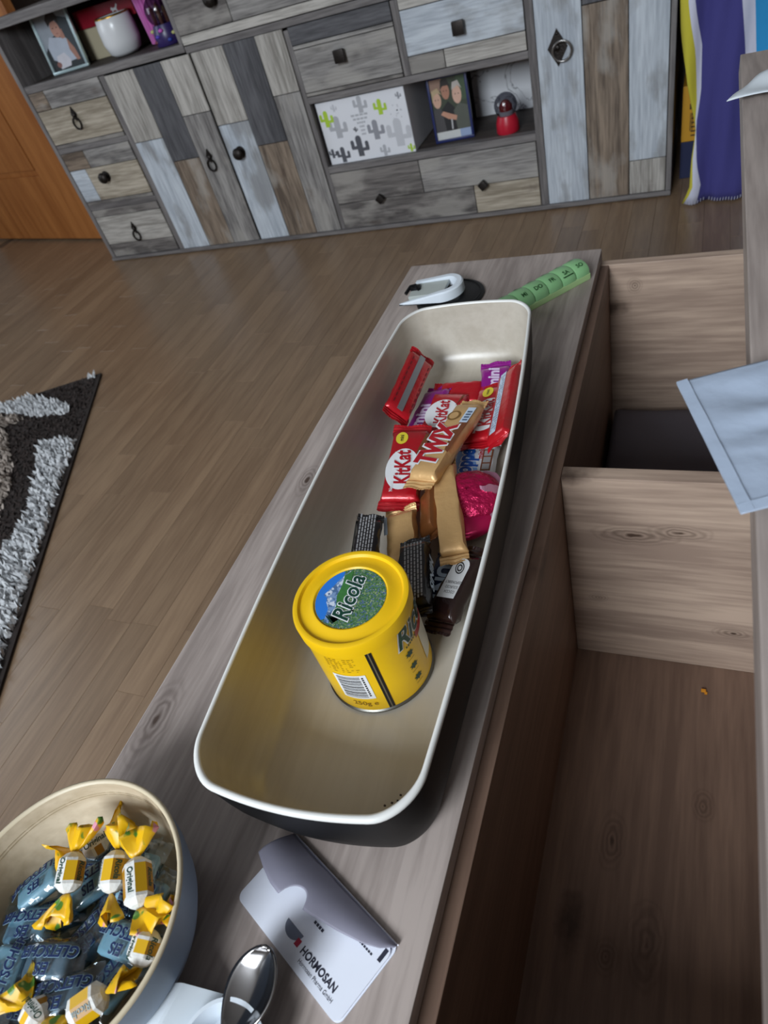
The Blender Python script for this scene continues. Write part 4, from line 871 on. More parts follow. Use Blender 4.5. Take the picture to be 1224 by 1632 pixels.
for q, zc in enumerate((0.054, 0.037, 0.020)):
    for k in range(7):
        a = k * 0.9 + q; lx, ly = 0.0052 * math.cos(a), 0.0045 * math.sin(a); px_, py_ = -math.sin(a) * 0.0013, math.cos(a) * 0.0013
        mb.poly([F(0, zc, 0), F(lx * 0.5 + px_, zc + ly * 0.5 + py_, 0), F(lx, zc + ly, 0), F(lx * 0.5 - px_, zc + ly * 0.5 - py_, 0)], 4)
    patch(mb, F, -0.004, 0.004, zc - 0.0072, zc - 0.0066, 5, 0, 3)
mb.build('label_print', pmts, tin)
# ================================================================ CHOCOLATE BARS
foil_red = mat('red_wrapper', (186, 20, 34), 0.3, 0.25, bump=0.25, bscale=90, coat=0.3)
foil_gold = mat('gold_wrapper', (216, 174, 118), 0.4, 0.3, bump=0.3, bscale=70)
foil_black = mat('black_wrapper', (26, 23, 26), 0.28, 0.1, bump=0.25, bscale=80, coat=0.3)
foil_brown = mat('dark_brown_wrapper', (44, 26, 24), 0.25, 0.2, bump=0.2, bscale=60, coat=0.3)
foil_purple = mat('purple_wrapper', (150, 24, 140), 0.3, 0.25, bump=0.25, bscale=90, coat=0.3)
foil_blue = mat('navy_wrapper', (34, 46, 76), 0.3, 0.2, bump=0.25, bscale=80, coat=0.3)
foil_white = mat('white_wrapper', (214, 218, 224), 0.35, 0.1, bump=0.25, bscale=80)
redp = mat('red_ink', (178, 16, 34), 0.4); bluep = mat('blue_ink', (30, 84, 170), 0.4); yelp = mat('yellow_ink', (226, 206, 60), 0.4); brownp = mat('chocolate_ink', (112, 62, 34), 0.45); paleb = mat('pale_blue_ink', (196, 212, 230), 0.45); silver = mat('silver_seam', (170, 174, 182), 0.3, 0.8)
greyp = mat('grey_ink', (150, 150, 152), 0.5); goldp = mat('old_gold_ink', (126, 92, 44), 0.45); lilac = mat('lilac_ink', (216, 196, 226), 0.45)
def pack(nm, label, M, L, W, H, fin, wm, seed=0, crumple=0.0007, dec=None, group='chocolate bars in the long tray', flat=0.0, twist=0.0):
    """flow-wrapped bar: pillow body, two crimped zigzag ends, flat print on top (dec gets parent, L, W, H)"""
    t = thing(nm, label, 'chocolate bar', M=M, group=group)
    n = 14; bl_ = L - 2 * fin
    def sect(x, w, h, zc, tw=0.0, amp=1.0):
        r = []
        for top in (1, -1):
            for i in range(n + 1):
                u = -1 + 2 * i / n
                if top < 0: u = -u
                if top < 0 and i in (0, n): continue
                prof_ = (1 - abs(u) ** 7) ** (1 / 4.0)
                y = u * w / 2; z = top * h / 2 * prof_
                y += crumple * amp * hn(seed, i, round(x * 900), top); z += crumple * amp * 0.5 * hn(seed + 3, i, round(x * 700), top) * (1 if abs(u) > 0.8 or top < 0 else 0.25)
                c, s = math.cos(tw), math.sin(tw); r.append((x, y * c - z * s, zc + y * s + z * c))
        return r
    R = []; zc = H / 2
    xs = [-bl_ / 2 + 0.0005, -bl_ / 2 + 0.003, -bl_ / 2 + 0.008] + [-bl_ / 2 + 0.008 + (bl_ - 0.016) * k / 8 for k in range(1, 8)] + [bl_ / 2 - 0.008, bl_ / 2 - 0.003, bl_ / 2 - 0.0005]
    for k, x in enumerate(xs):
        d = min(x + bl_ / 2, bl_ / 2 - x); f = min(1, d / 0.008); R.append(sect(x, W * (0.97 - 0.05 * f), max(0.0016, H * math.sin(f * PI / 2) ** 0.6), zc))
    MB().rings(R, True, True, True).build('wrapper', wm, t, smooth=50)
    for sg in (-1, 1):
        mb = MB(); m_ = 22; rows = []
        for q in range(6):
            x = sg * (bl_ / 2 + fin * q / 5.0); row_t = []; row_b = []
            for i in range(m_ + 1):
                u = -1 + 2 * i / m_; xx = x + sg * (0.0011 if (i % 2 and q == 5) else 0); wv = 0.0005 * (1 if q % 2 else -1) + 0.0012 * math.sin(u * 5 + seed + sg) * q / 5
                row_t.append((xx, u * W * 0.49, zc + wv + 0.0004)); row_b.append((xx, u * W * 0.49, zc + wv - 0.0004))
            rows.append(row_t + row_b[::-1])
        mb.rings(rows, True, True, True).build('crimped_end', wm, t)
    if dec: dec(t, L, W, H)
    return t
def flatfn(H): return lambda X, Y, z: (X, Y, H + 0.0003 + z)
def dec_wafer(badge=True, size=1.0, logo_x=0.0):
    def f(t, L, W, H):
        F = flatfn(H); mb = MB(); bl_ = L
        lx = -0.008 + logo_x
        mb.poly([F(*p[:2], 0) for p in ell(lx, 0.0015, 0.032 * size, W * 0.40, 0, 32)], 0)
        text_into(mb, 'KitKat', 0.0245 * size, (lx + 0.002, 0.0005), 0.10, 0.0004, 0.07, 0.12, 0, F, 0.82)
        text_into(mb, 'KitKat', 0.0245 * size, (lx + 0.002, 0.0005), 0.10, 0.0007, 0.03, 0.12, 1, F, 0.82)
        text_into(mb, 'Nestle', 0.0055 * size, (lx - 0.028 * size, 0.010), 0.1, 0.0004, 0.02, 0, 0, F)
        if badge:
            mb.poly([F(*p[:2], 0.0004) for p in ell(0.037 * size, 0.008, 0.010 * size, 0.007, 0, 24)], 2); text_into(mb, 'mini', 0.0062 * size, (0.037 * size, 0.008), 0.0, 0.0007, 0.02, 0, 4, F)
        mb.poly([F(0.012, -0.011, 0.0001), F(0.044, -0.019, 0.0001), F(0.045, -0.0225, 0.0001), F(0.012, -0.0215, 0.0001)] if size >= 1 else [F(0.012, -0.012, 0.0001), F(0.035, -0.017, 0.0001), F(0.035, -0.020, 0.0001)], 3)
        mb.build('wrapper_print', [WHITE, redp, yelp, brownp, BLACKP], t)
    return f
def dec_seam(t, L, W, H):
    MB().box(-L / 2 + 0.012, L / 2 - 0.012, -0.003, 0.005, H - 0.0002, H + 0.0009).build('silver_seam', silver, t)
    mb = MB()
    for k in range(9): 
        for q in (-1, 1): mb.poly([flatfn(H)(x, y, 0.0001) for x, y in R2(-L * 0.36 + L * 0.08 * k, -L * 0.36 + L * 0.08 * k + L * 0.05, q * W * 0.33 - 0.0007, q * W * 0.33 + 0.0007)], 0)
    mb.build('wrapper_print', [mat('dark_red_ink', (110, 10, 22), 0.4)], t)
def dec_panel(t, L, W, H):
    F = flatfn(H); mb = MB(); mb.poly([F(x, y, 0) for x, y in R2(-L * 0.38, L * 0.40, -W * 0.02, W * 0.26)], 0)
    for k in range(22):
        for j in range(4):
            if hn(k, j, 9) > -0.6: mb.poly([F(x, y, 0.0002) for x, y in R2(-L * 0.35 + k * L * 0.033, -L * 0.35 + k * L * 0.033 + L * 0.022, W * (0.015 + 0.06 * j), W * (0.04 + 0.06 * j))], 1)
    mb.build('nutrition_panel', [paleb, mat('slate_ink', (84, 100, 124), 0.5)], t)
def dec_text(word, size, ink, rot=0.0, c=(0, 0), bold=0.03, shear=0.0, outline_m=None, extra=None, sx=1.0):
    def f(t, L, W, H):
        F = flatfn(H); mb = MB(); ms = [ink] + ([outline_m] if outline_m else [])
        if outline_m: text_into(mb, word, size, c, rot, 0.0003, bold + 0.05, shear, 1, F, sx)
        text_into(mb, word, size, c, rot, 0.0006, bold, shear, 0, F, sx)
        mb.build('lettering', ms, t)
        if extra: extra(t, L, W, H)
    return f
def barM(A, B, up, H):
    """A, B: ends of the top centre line; up: direction the printed face looks at"""
    A = Vector(A); B = Vector(B); m = frame((A + B) / 2, B - A, up); m.translation = (A + B) / 2 - m.col[2].to_3d() * H
    return m, (B - A).length
def bar(nm, label, pa, za, pb, zb, up, W, H, fin, wm, **k):
    m, L = barM(at(pa[0], pa[1], TZ + za), at(pb[0], pb[1], TZ + zb), up, H)
    # keep the bar inside the tray: above its floor, between its walls
    inv = TM.inverted(); ax = TM.col[0].to_3d()
    for _ in range(3):
        dx = dz = 0.0
        for sx_, fw in ((-0.5, 0.8), (-0.38, 1), (0, 1), (0.38, 1), (0.5, 0.8)):
            for sy_ in (-0.5, 0.5):
                for h_ in ((0.0, H) if abs(sx_) < 0.45 else (H / 2,)):
                    p = inv @ (m @ Vector((sx_ * L, sy_ * W * fw, h_)))
                    hh = max(0.055, min(1.0, p.z / TH)); ins = 0.042
                    for (i0, h0), (i1, h1) in zip(prof, prof[1:]):
                        if h1 <= hh <= h0: ins = i0 + (i1 - i0) * (h0 - hh) / (h0 - h1); break
                    v_ = max(-1, min(1, p.y / HL)); hw_ = (HW - ins * 0.85 - 0.0048) * (1 - 0.13 * v_ * v_ - 0.03 * v_)
                    if p.x > hw_: dx = min(dx, hw_ - p.x)
                    elif p.x < -hw_: dx = max(dx, -hw_ - p.x)
                    dz = max(dz, TH * 0.055 + 0.0008 - p.z)
        m.translation += ax * dx + Vector((0, 0, dz))
    return pack(nm, label, m, L, W, H, fin, wm, **k)
Zu = (0, 0, 1)
# far end first
bar('chocolate_bar', 'purple wrapped bar at the far right end of the tray', (800, 660), 0.015, (803, 575), 0.032, (0, -0.3, 1), 0.040, 0.014, 0.010, foil_purple, seed=1,
    dec=dec_text('mini', 0.02, lilac, 0, (0.012, 0), 0.04, 0.2))
bar('chocolate_bar', 'purple wrapped bar below the red bar that leans on the left wall', (655, 700), 0.020, (700, 614), 0.022, (-0.25, 0, 1), 0.038, 0.013, 0.009, foil_purple, seed=2,
    dec=dec_text('mini', 0.026, lilac, 0, (-0.012, 0.0), 0.04, 0.2))
bar('chocolate_bar', 'red wrapped bar lying crosswise behind the others, only its edge showing', (690, 632), 0.014, (782, 628), 0.014, (0, -0.15, 1), 0.042, 0.013, 0.009, foil_red, seed=3)
bar('chocolate_bar', 'red wrapped bar leaning on the left wall of the tray, silver back seam showing', (633, 664), 0.052, (679, 561), 0.058, (0.75, -0.25, 0.62), 0.038, 0.014, 0.009, foil_red, seed=4, dec=dec_seam)
bar('chocolate_bar', 'red wrapped bar with a white oval, lying half under the gold bar', (688, 702), 0.028, (722, 616), 0.028, (0.05, -0.1, 1), 0.050, 0.015, 0.010, foil_red, seed=5, dec=dec_wafer(False, 0.86, 0.006))
bar('chocolate_bar', 'red bar with yellow badge at the right wall, beside the one with pale panel', (762, 706), 0.034, (794, 604), 0.038, (-0.2, -0.15, 1), 0.052, 0.015, 0.010, foil_red, seed=6, dec=dec_wafer(True, 0.92, 0.0))
bar('chocolate_bar', 'red wrapped bar standing against the right wall with a pale nutrition panel', (806, 704), 0.054, (828, 580), 0.055, (-0.6, -0.25, 0.75), 0.034, 0.014, 0.009, foil_red, seed=7, dec=dec_panel)
def knop(t, L, W, H):
    F = flatfn(H); mb = MB(); mb.poly([F(x, y, 0) for x, y in [(-L * 0.3, W * 0.42), (-L * 0.34, -0.002), (L * 0.1, -0.006), (L * 0.3, 0.002), (L * 0.34, W * 0.42)]], 0); mb.poly([F(x, y, 0) for x, y in R2(0.015, 0.05, -W * 0.38, -W * 0.16)], 1)
    for k in range(3): mb.poly([F(x, y, 0.0002) for x, y in R2(0.017 + 0.011 * k, 0.026 + 0.011 * k, -W * 0.35, -W * 0.19)], 2)
    text_into(mb, 'minis', 0.009, (L * 0.3, -0.006), 0, 0.0004, 0.02, 0, 3, F)
    mb.build('wrapper_print', [mat('sky_blue_ink', (120, 160, 214), 0.4), brownp, greyp, redp], t)
bar('chocolate_bar', 'white and blue wafer bar with big blue lettering, under the crinkled pink foil egg', (741, 850), 0.014, (772, 702), 0.016, (0.0, -0.05, 1), 0.052, 0.014, 0.010, foil_white, seed=8,
    dec=dec_text('Knoppers', 0.027, bluep, 0, (0.027, 0.010), 0.04, 0.1, WHITE, knop, 0.72))
bar('chocolate_bar', 'red bar with white oval and yellow badge, left of the lettered gold bar', (632, 806), 0.046, (657, 671), 0.052, (0.14, -0.12, 1), 0.046, 0.016, 0.012, foil_red, seed=9, dec=dec_wafer(True, 1.0, -0.004))
bar('chocolate_bar', 'brown gold wrapped bar on edge between the two upright gold backs', (676, 860), 0.040, (676, 768), 0.046, (-0.75, 0, 0.65), 0.026, 0.016, 0.009, mat('bronze_wrapper', (148, 92, 50), 0.34, 0.4, bump=0.3, bscale=70), seed=10)
def goldlab(t, L, W, H):
    mb = MB(); F = flatfn(H); mb.poly([F(x, y, 0) for x, y in R2(L * 0.05, L * 0.33, W * 0.36, W * 0.47)], 0); mb.build('small_label', [paleb], t)
bar('chocolate_bar', 'short gold wrapped bar lying below the left red bar, plain back up', (640, 905), 0.036, (634, 803), 0.046, (-0.1, -0.2, 1), 0.036, 0.016, 0.008, foil_gold, seed=11, crumple=0.001, dec=goldlab)
bar('chocolate_bar', 'long gold wrapped bar lying plain back up beside the pink foil eggs', (722, 888), 0.052, (703, 728), 0.050, (0.0, -0.1, 1), 0.029, 0.017, 0.010, foil_gold, seed=12, crumple=0.001)
def caramel(t, L, W, H):
    F = flatfn(H); mb = MB(); mb.poly([F(x, y, 0.0001) for x, y in [(-L * 0.18, -W * 0.44), (L * 0.18, -W * 0.44), (L * 0.2, -W * 0.2), (L * 0.05, -W * 0.12), (-L * 0.15, -W * 0.28)]], 0)
    mb.poly([F(*p[:2], 0.0002) for p in ell(L * 0.24, W * 0.2, 0.009, 0.008, 0, 20)], 1); mb.poly([F(*p[:2], 0.0004) for p in ell(L * 0.24, W * 0.2, 0.0065, 0.0055, 0, 20)], 2)
    mb.poly([F(x, y, 0.0003) for x, y in R2(L * 0.16, L * 0.34, -W * 0.42, -W * 0.14)], 3)
    for k in range(4): mb.poly([F(x, y, 0.0005) for x, y in R2(L * 0.18 + 0.005 * k, L * 0.18 + 0.005 * k + 0.003, -W * 0.38, -W * 0.2)], 4)
    mb.build('wrapper_print', [brownp, goldp, foil_gold, paleb, mat('slate_ink', (84, 100, 124), 0.5)], t)
bar('chocolate_bar', 'gold wrapped bar with big red lettering lying on top of the red bars', (660, 768), 0.066, (755, 630), 0.060, (-0.12, -0.12, 1), 0.035, 0.018, 0.012, foil_gold, seed=13, crumple=0.001,
    dec=dec_text('TWIX', 0.034, redp, 0.03, (-0.012, 0.0035), 0.05, 0.2, WHITE, caramel, 0.78))
# dark bars beside the tin
def rows(t, L, W, H):
    F = flatfn(H); mb = MB(); n = 6
    for j in range(n):
        x = -L * 0.36; k = 0
        while x < L * 0.36:
            w = 0.002 + 0.0035 * (hn(j, k, 4) * 0.5 + 0.5); mb.poly([F(a, b, 0) for a, b in R2(x, x + w, W * (-0.22 + 0.1 * j), W * (-0.17 + 0.1 * j))], 0); x += w + 0.0009; k += 1
    mb.build('small_print', [greyp], t)
def leftlab(t, L, W, H):
    rows(t, L, W, H); mb = MB(); F = lambda X, Y, z: (X, W * 0.478 + 0.0006 + z, Y)
    mb.poly([F(x, y, 0) for x, y in R2(-L * 0.34, L * 0.36, H * 0.16, H * 0.86)], 0)
    for k in range(10): mb.poly([F(x, y, 0.0002) for x, y in R2(-L * 0.1 + 0.004 * k, -L * 0.1 + 0.004 * k + 0.0028, H * 0.3, H * (0.55 + 0.2 * (k % 2)))], 1)
    mb.poly([F(*p[:2], 0.0002) for p in ell(-L * 0.24, H * 0.5, 0.005, 0.004, 0, 16)], 1)
    mb.build('side_label', [paleb, BLACKP], t)
bar('chocolate_bar', 'black wrapped bar against the left wall behind the tin, pale label on its side', (578, 905), 0.052, (591, 812), 0.062, (0.28, -0.15, 1), 0.028, 0.022, 0.008, foil_black, seed=14, crumple=0.0012, dec=leftlab)
bar('chocolate_bar', 'navy bar with pale lettering wedged between the two dark bars', (720, 868), 0.032, (688, 978), 0.025, (-0.1, 0, 1), 0.030, 0.012, 0.009, foil_blue, seed=15,
    dec=dec_text('BOUNTY', 0.0225, paleb, 0, (0.000, 0.001), 0.05, 0.1, None, None, 0.9))
def minis(t, L, W, H):
    rows(t, L, W, H)
    mb = MB(); F = lambda X, Y, z: (X, W * 0.478 + 0.0006 + z, Y)
    text_into(mb, 'MINIS', 0.0145, (0.0, H * 0.5), 0, 0, 0.03, 0.2, 0, lambda X, Y, z: (X, W * 0.478 + 0.0006, H - Y)); mb.build('side_lettering', [paleb], t)
bar('chocolate_bar', 'black wrapped bar beside the tin lid with rows of fine print', (655, 850), 0.062, (656, 972), 0.056, (-0.12, -0.12, 1), 0.032, 0.022, 0.008, foil_black, seed=16, crumple=0.0009, dec=minis)
def brownlab(t, L, W, H):
    F = flatfn(H); mb = MB(); l0, l1, w = -L * 0.30, L * 0.16, W * 0.30
    pts = [(l1, -w), (l1, w), (l0 + w, w)] + [(l0 + w - w * math.sin(a), w * math.cos(a)) for a in [PI * k / 10 for k in range(11)]] + [(l0 + w, -w)]
    mb.poly([F(x, y, 0) for x, y in pts], 0)
    for r0, r1, s in ((0.7, 0.55, 1), (0.42, 0.25, 1)):
        a = ell(l0 + w * 1.05, 0, w * r0, w * r0 * 0.7, 0, 20, 0.5); b = ell(l0 + w * 1.05, 0, w * r1, w * r1 * 0.7, 0, 20, 0.5)
        mb.rings([[F(p[0], p[1], 0.0002) for p in a], [F(p[0], p[1], 0.0002) for p in b]], True, mi=1)
    for k, s in enumerate(('RESPONSIBLY', 'SOURCED', 'COCOA')): text_into(mb, s, 0.0042, (l1 - 0.017 + 0.0052 * k, w * 0.15), -PI / 2, 0.0002, 0.0, 0, 1, F, 0.8)
    mb.build('label', [WHITE, BLACKP], t)
bar('chocolate_bar', 'dark brown glossy bar with a rounded white label, nearest on the right wall', (783, 866), 0.048, (714, 1003), 0.034, (-0.36, -0.1, 1), 0.034, 0.018, 0.012, foil_brown, seed=17, crumple=0.0012, dec=brownlab)
# pink foil eggs
pf_m = mat('pink_foil', (178, 18, 74), 0.26, 0.55, bump=0.9, bscale=130)
pf_s = mat('pink_foil_smooth', (190, 20, 84), 0.24, 0.5, bump=0.05, bscale=40)
def egg(label, c, M, rx, ry, rz, m, crinkle, seam):
    t = thing('foil_egg', label, 'chocolate egg', M=M, group='pink foil eggs in the long tray')
    nl, nn = 26, 48; R = []
    for k in range(nl + 1):
        a = -PI / 2 + PI * k / nl; r = []
        for i in range(nn):
            b = 2 * PI * i / nn; cr_ = 1 + crinkle * (0.5 * sn(b * 5, a * 9, 1) + 0.5 * hn(i, k, 3) * 0.6)
            ex = 1 + 0.14 * math.cos(b)
            r.append((rx * math.cos(a) * math.cos(b) * cr_ * ex + (0.0001 if k in (0, nl) else 0) * math.cos(b), ry * math.cos(a) * math.sin(b) * cr_, rz + rz * math.sin(a) * cr_))
        R.append(r)
    MB().rings(R, True, True, True).build('foil', m, t, smooth=True)
    if seam:
        mb = MB(); R = []
        for i in range(36):
            b = -1.2 + 2.2 * i / 35; ex = 1 + 0.14 * math.cos(b); w = 0.0045 + 0.002 * sn(b * 6, 2)
            R.append([(rx * ex * math.cos(b) * k_, ry * math.sin(b) * k_, rz + 0.0008 * sn(b * 9, 1) + dz) for k_, dz in ((0.97, 0.0015), (1 + w / rx, 0.0006), (1 + w / rx, -0.0002), (0.97, -0.0015))])
        mb.rings(R, True, True, True)
        R = []
        for i in range(16):
            a = 1.15 - 1.0 * i / 15; w = 0.0015 + 0.003 * math.sin(PI * i / 15); x = rx * 1.1 * math.cos(a) * 1.02; z = rz + rz * math.sin(a) * 1.04 + 0.0008; y0 = -0.10 * ry + 0.002 * sn(i * 0.9, 1)
            R.append([(x, y0 - w, z), (x, y0 + w, z + 0.0015), (x, y0 + w, z - 0.001), (x, y0 - w, z - 0.002)])
        mb.rings(R, True, True, True).build('folded_seam', mat('pink_foil_edge', (214, 150, 178), 0.25, 0.8), t)
    return t
c = at(747, 782, TZ + 0.040); egg('pink foil wrapped egg with a crinkled shell and a folded pale seam', c, frame(c - Vector((0, 0, 0.022)), (0.95, 0.3, 0.05), (-0.35, -0.35, 1)), 0.031, 0.032, 0.016, pf_m, 0.045, True)
c = at(742, 834, TZ + 0.022); egg('smooth shiny pink foil egg directly below the crinkled one', c, frame(c - Vector((0, 0, 0.013)), (0.9, 0.4, 0), Zu), 0.030, 0.022, 0.013, pf_s, 0.006, False)

# ================================================================ SWEET BOWL
BC = Vector((-0.373, 0.016, TZ)); BH = 0.076
bowl = thing('bowl', 'round blue grey bowl with a pale bamboo inside, full of wrapped sweets', 'bowl', BC)
MB().lathe([(0.0005, 0.0), (0.052, 0.0), (0.062, 0.003), (0.074, 0.013), (0.083, 0.032), (0.0895, 0.056), (0.0925, BH)], 80).build('outer_shell', mat('blue_grey_lacquer', (150, 166, 186), 0.42), bowl, smooth=60)
MB().lathe([(0.0885, BH), (0.0855, 0.056), (0.079, 0.034), (0.070, 0.016), (0.058, 0.007), (0.0005, 0.005)], 80).build('lining', wood('bowl_bamboo', (196, 178, 150), (220, 204, 178), 'X', 9, 0.4, 0.0, grain=0.5, bump=0.05), bowl, smooth=60)
MB().lathe([(0.0926, BH - 0.0005), (0.0924, BH + 0.001), (0.0910, BH + 0.0018), (0.0898, BH + 0.0017), (0.0885, BH - 0.0002)], 80).build('rim', mat('bowl_rim_wood', (206, 192, 164), 0.45), bowl, smooth=True)
mb = MB()
for rr, zz in ((0.0872, 0.0645), (0.0868, 0.062)):
    mb.tube([(rr * math.cos(a), rr * math.sin(a), zz) for a in [2 * PI * k / 64 for k in range(64)]], 0.0006, 5, True)
mb.build('lining_groove', mat('bowl_groove', (160, 142, 112), 0.6), bowl)

ice_film = film('sweet_film', (224, 234, 240), 0.13)
ice_m = mat('ice_blue_sweet', (150, 190, 204), 0.35, spec=0.5, vary=0.12, bscale=60); ice_m.node_tree.nodes['Principled BSDF'].inputs['Subsurface Weight'].default_value = 0.15
navy = mat('navy_ink', (16, 38, 84), 0.45); iceout = mat('ice_outline_ink', (150, 182, 200), 0.5)
def in_bowl(M, pts):
    """slide a sweet toward the bowl's axis until all its corners are inside the lining"""
    bp = [(0.005, 0.052), (0.007, 0.058), (0.016, 0.070), (0.034, 0.079), (0.056, 0.0855), (0.076, 0.0885), (0.2, 0.0885)]
    M = M.copy()
    for _ in range(40):
        worst = 0.0; dirv = None; up = 0.0
        for p in pts:
            q = M @ Vector(p) - BC; up = max(up, 0.006 - q.z); r = math.hypot(q.x, q.y); lim = bp[0][1]
            for (z0, r0), (z1, r1) in zip(bp, bp[1:]):
                if z0 <= q.z <= z1: lim = r0 + (r1 - r0) * (q.z - z0) / (z1 - z0)
            if r - (lim - 0.0015) > worst: worst = r - (lim - 0.0015); dirv = Vector((-q.x, -q.y, 0)).normalized()
        if worst <= 0 and up <= 0: break
        if dirv: M.translation += dirv * worst * 0.7
        M.translation.z += max(0.0, up)
    return M
def ice(label, c, ang, tilt=0.0, clear=False, both=True, seed=0, roll=0.0):
    """ang: reading direction of the lettering in the table plane"""
    M = Matrix.Translation(c) @ Matrix.Rotation(ang, 4, 'Z') @ Matrix.Rotation(tilt, 4, 'Y') @ Matrix.Rotation(roll, 4, 'X')
    M = in_bowl(M, [(sx_ * 0.5 * 0.054, sy_ * 0.5 * 0.033 * (1 if abs(sx_) > 0.9 else 0.95), 0.0065 + dz_) for sx_ in (-1, 0, 1) for sy_ in (-1, 1) for dz_ in (-0.004, 0.005)])
    t = thing('ice_sweet', label, 'sweet', M=M, group='blue ice sweets in the bowl')
    L, W, H = 0.054, 0.033, 0.013
    MB().cbox((0, 0, 0.0062), (0.017, 0.0115, 0.0056), 0.004).build('sweet', ice_m if not clear else mat('clear_grey_sweet', (104, 124, 136), 0.3), t, smooth=True)
    R = []
    for k in range(13):
        x = -L / 2 + L * k / 12; d = min(k, 12 - k) / 12.0; f = max(0, min(1, (d - 0.1) / 0.2)); h = 0.0012 + (H + 0.0008) * math.sin(f * PI / 2); w = W * (1 - 0.14 * f)
        r = []
        for top in (1, -1):
            for i in range(13):
                u = -1 + 2 * i / 12
                if top < 0: u = -u
                if top < 0 and i in (0, 12): continue
                y = u * w / 2; z = top * h / 2 * max(0.0, (1 - abs(u) ** 3)) ** 0.6
                r.append((x + (0.0006 * (i % 2) * (1 if k == 12 else -1) if k in (0, 12) else 0), y + 0.0006 * hn(seed, i, k), 0.0065 + z + 0.0005 * hn(seed + 1, i, k, top)))
        R.append(r)
    MB().rings(R, True).build('wrapper', ice_film, t, smooth=50)
    mb = MB(); F = lambda X, Y, z: (X, Y, 0.0072 + 0.0069 * max(0.0, 1 - abs(Y / (W * 0.46)) ** 3) ** 0.6 * min(1, max(0.1, (0.5 - abs(X) / L) / 0.25)) + 0.0004 + z)
    for w_, s, yy in (('GLETSCHER', 0.0098, -0.0048), ('EIS', 0.0098, 0.0052)):
        text_into(mb, w_, s, (0, yy), 0, 0.0, 0.05, 0.15, 1, F, 0.86); text_into(mb, w_, s, (0, yy), 0, 0.0003, 0.024, 0.15, 0, F, 0.86)
    mb.build('lettering', [navy, iceout], t)
    return t
flower = blotched('flower_wrapper', (226, 176, 14), [(84, 132, 40), (214, 140, 160), (190, 204, 120)], 75, 0.4, 0.635)
swy = mat('sweet_yellow', (220, 172, 20), 0.4); sww = mat('sweet_white', (222, 222, 218), 0.45, bump=0.2, bscale=200); ochre = mat('sweet_ochre', (170, 120, 12), 0.45)
def bonbon(label, A, B, parts=(1, 1), roll=0.0, word='Ricola', seed=0, r=0.0092, t0=(0.0, 0.0), t1=(0.0, 0.0)):
    """twist-wrapped sweet, body axis from A to B; crumpled yellow twists at both ends"""
    A = Vector(A); B = Vector(B); m = frame((A + B) / 2, B - A, (0.12, -0.1, 1)); L = (B - A).length
    m = m @ Matrix.Rotation(roll, 4, 'X')
    pts = [(sx_ * L / 2, r * math.cos(a), r * math.sin(a)) for sx_ in (-1, 1) for a in (0, PI / 2, PI, -PI / 2)]
    for sg, on, (dy, dz) in ((-1, parts[0], t0), (1, parts[1], t1)):
        if on: pts += [(sg * (L / 2 + 0.018), dy + k_ * 0.013, dz) for k_ in (-1, 1)]
    m = in_bowl(m, pts)
    t = thing('herb_sweet', label, 'sweet', M=m, group='yellow twist wrapped sweets in the bowl')
    n = 8; R = []
    for x, f in ((-L / 2, 0.25), (-L / 2 + 0.0012, 0.55), (-L / 2 + 0.005, 0.97), (-L / 2 + 0.007, 1.0), (L / 2 - 0.007, 1.0), (L / 2 - 0.005, 0.97), (L / 2 - 0.0012, 0.55), (L / 2, 0.25)):
        R.append([(x, r * f * 1.08 * math.cos(2 * PI * (i + 0.5) / n) * (1 + 0.02 * hn(seed, i)), r * f * 1.08 * math.sin(2 * PI * (i + 0.5) / n)) for i in range(n)])
    mb = MB().rings(R, True, True, True); 
    mb.mi = [(1 if (i // n) != 3 else (0, 1, 2, 1, 0, 1, 0, 2)[i % n]) for i in range(len(mb.f))]
    mb.build('body', [swy, sww, ochre], t)
    mb = MB(); rz = r * 1.0
    for face in range(n):
        a = 2 * PI * face / n
        if face % 2: continue
        F = lambda X, Y, z, a=a: (X, (rz + 0.0003) * math.cos(a) + Y * math.sin(a), (rz + 0.0003) * math.sin(a) - Y * math.cos(a))
        text_into(mb, word if face % 4 == 0 else 'Original', 0.0062, (0, 0), 0, 0, 0.02, 0.2, 0, F, 0.85)
    mb.build('lettering', [mat('logo_green', (16, 62, 48), 0.35)], t)
    for sg, on, (dy, dz) in ((-1, parts[0], t0), (1, parts[1], t1)):
        if not on: continue
        mb = MB(); rings_ = []
        for q in range(6):
            s = q / 5; x = sg * (L / 2 + 0.0005 + 0.0165 * s); w = 0.0030 + 0.0125 * s ** 0.75; row = []
            for i in range(20):
                a = 2 * PI * i / 20; ruff = 1 + 0.2 * s * math.sin(a * 4 + seed * 1.7) + 0.07 * hn(seed, i, q)
                row.append((x + sg * 0.0035 * s * math.sin(a * 3 + seed), w * ruff * math.cos(a) + dy * s, 0.33 * w * ruff * math.sin(a) + 0.003 * s * math.sin(a * 5 + seed) + dz * s))
            rings_.append(row)
        mb.rings(rings_, True); mb.build('twist', flower, t, smooth=50, thick=0.0003)
    return t
BZ = TZ + 0.052
def ip(px, py, h=0.0): return at(px, py, TZ + h)
UPL = PI                                  # the printed names read toward the left of the table, upside down for the viewer
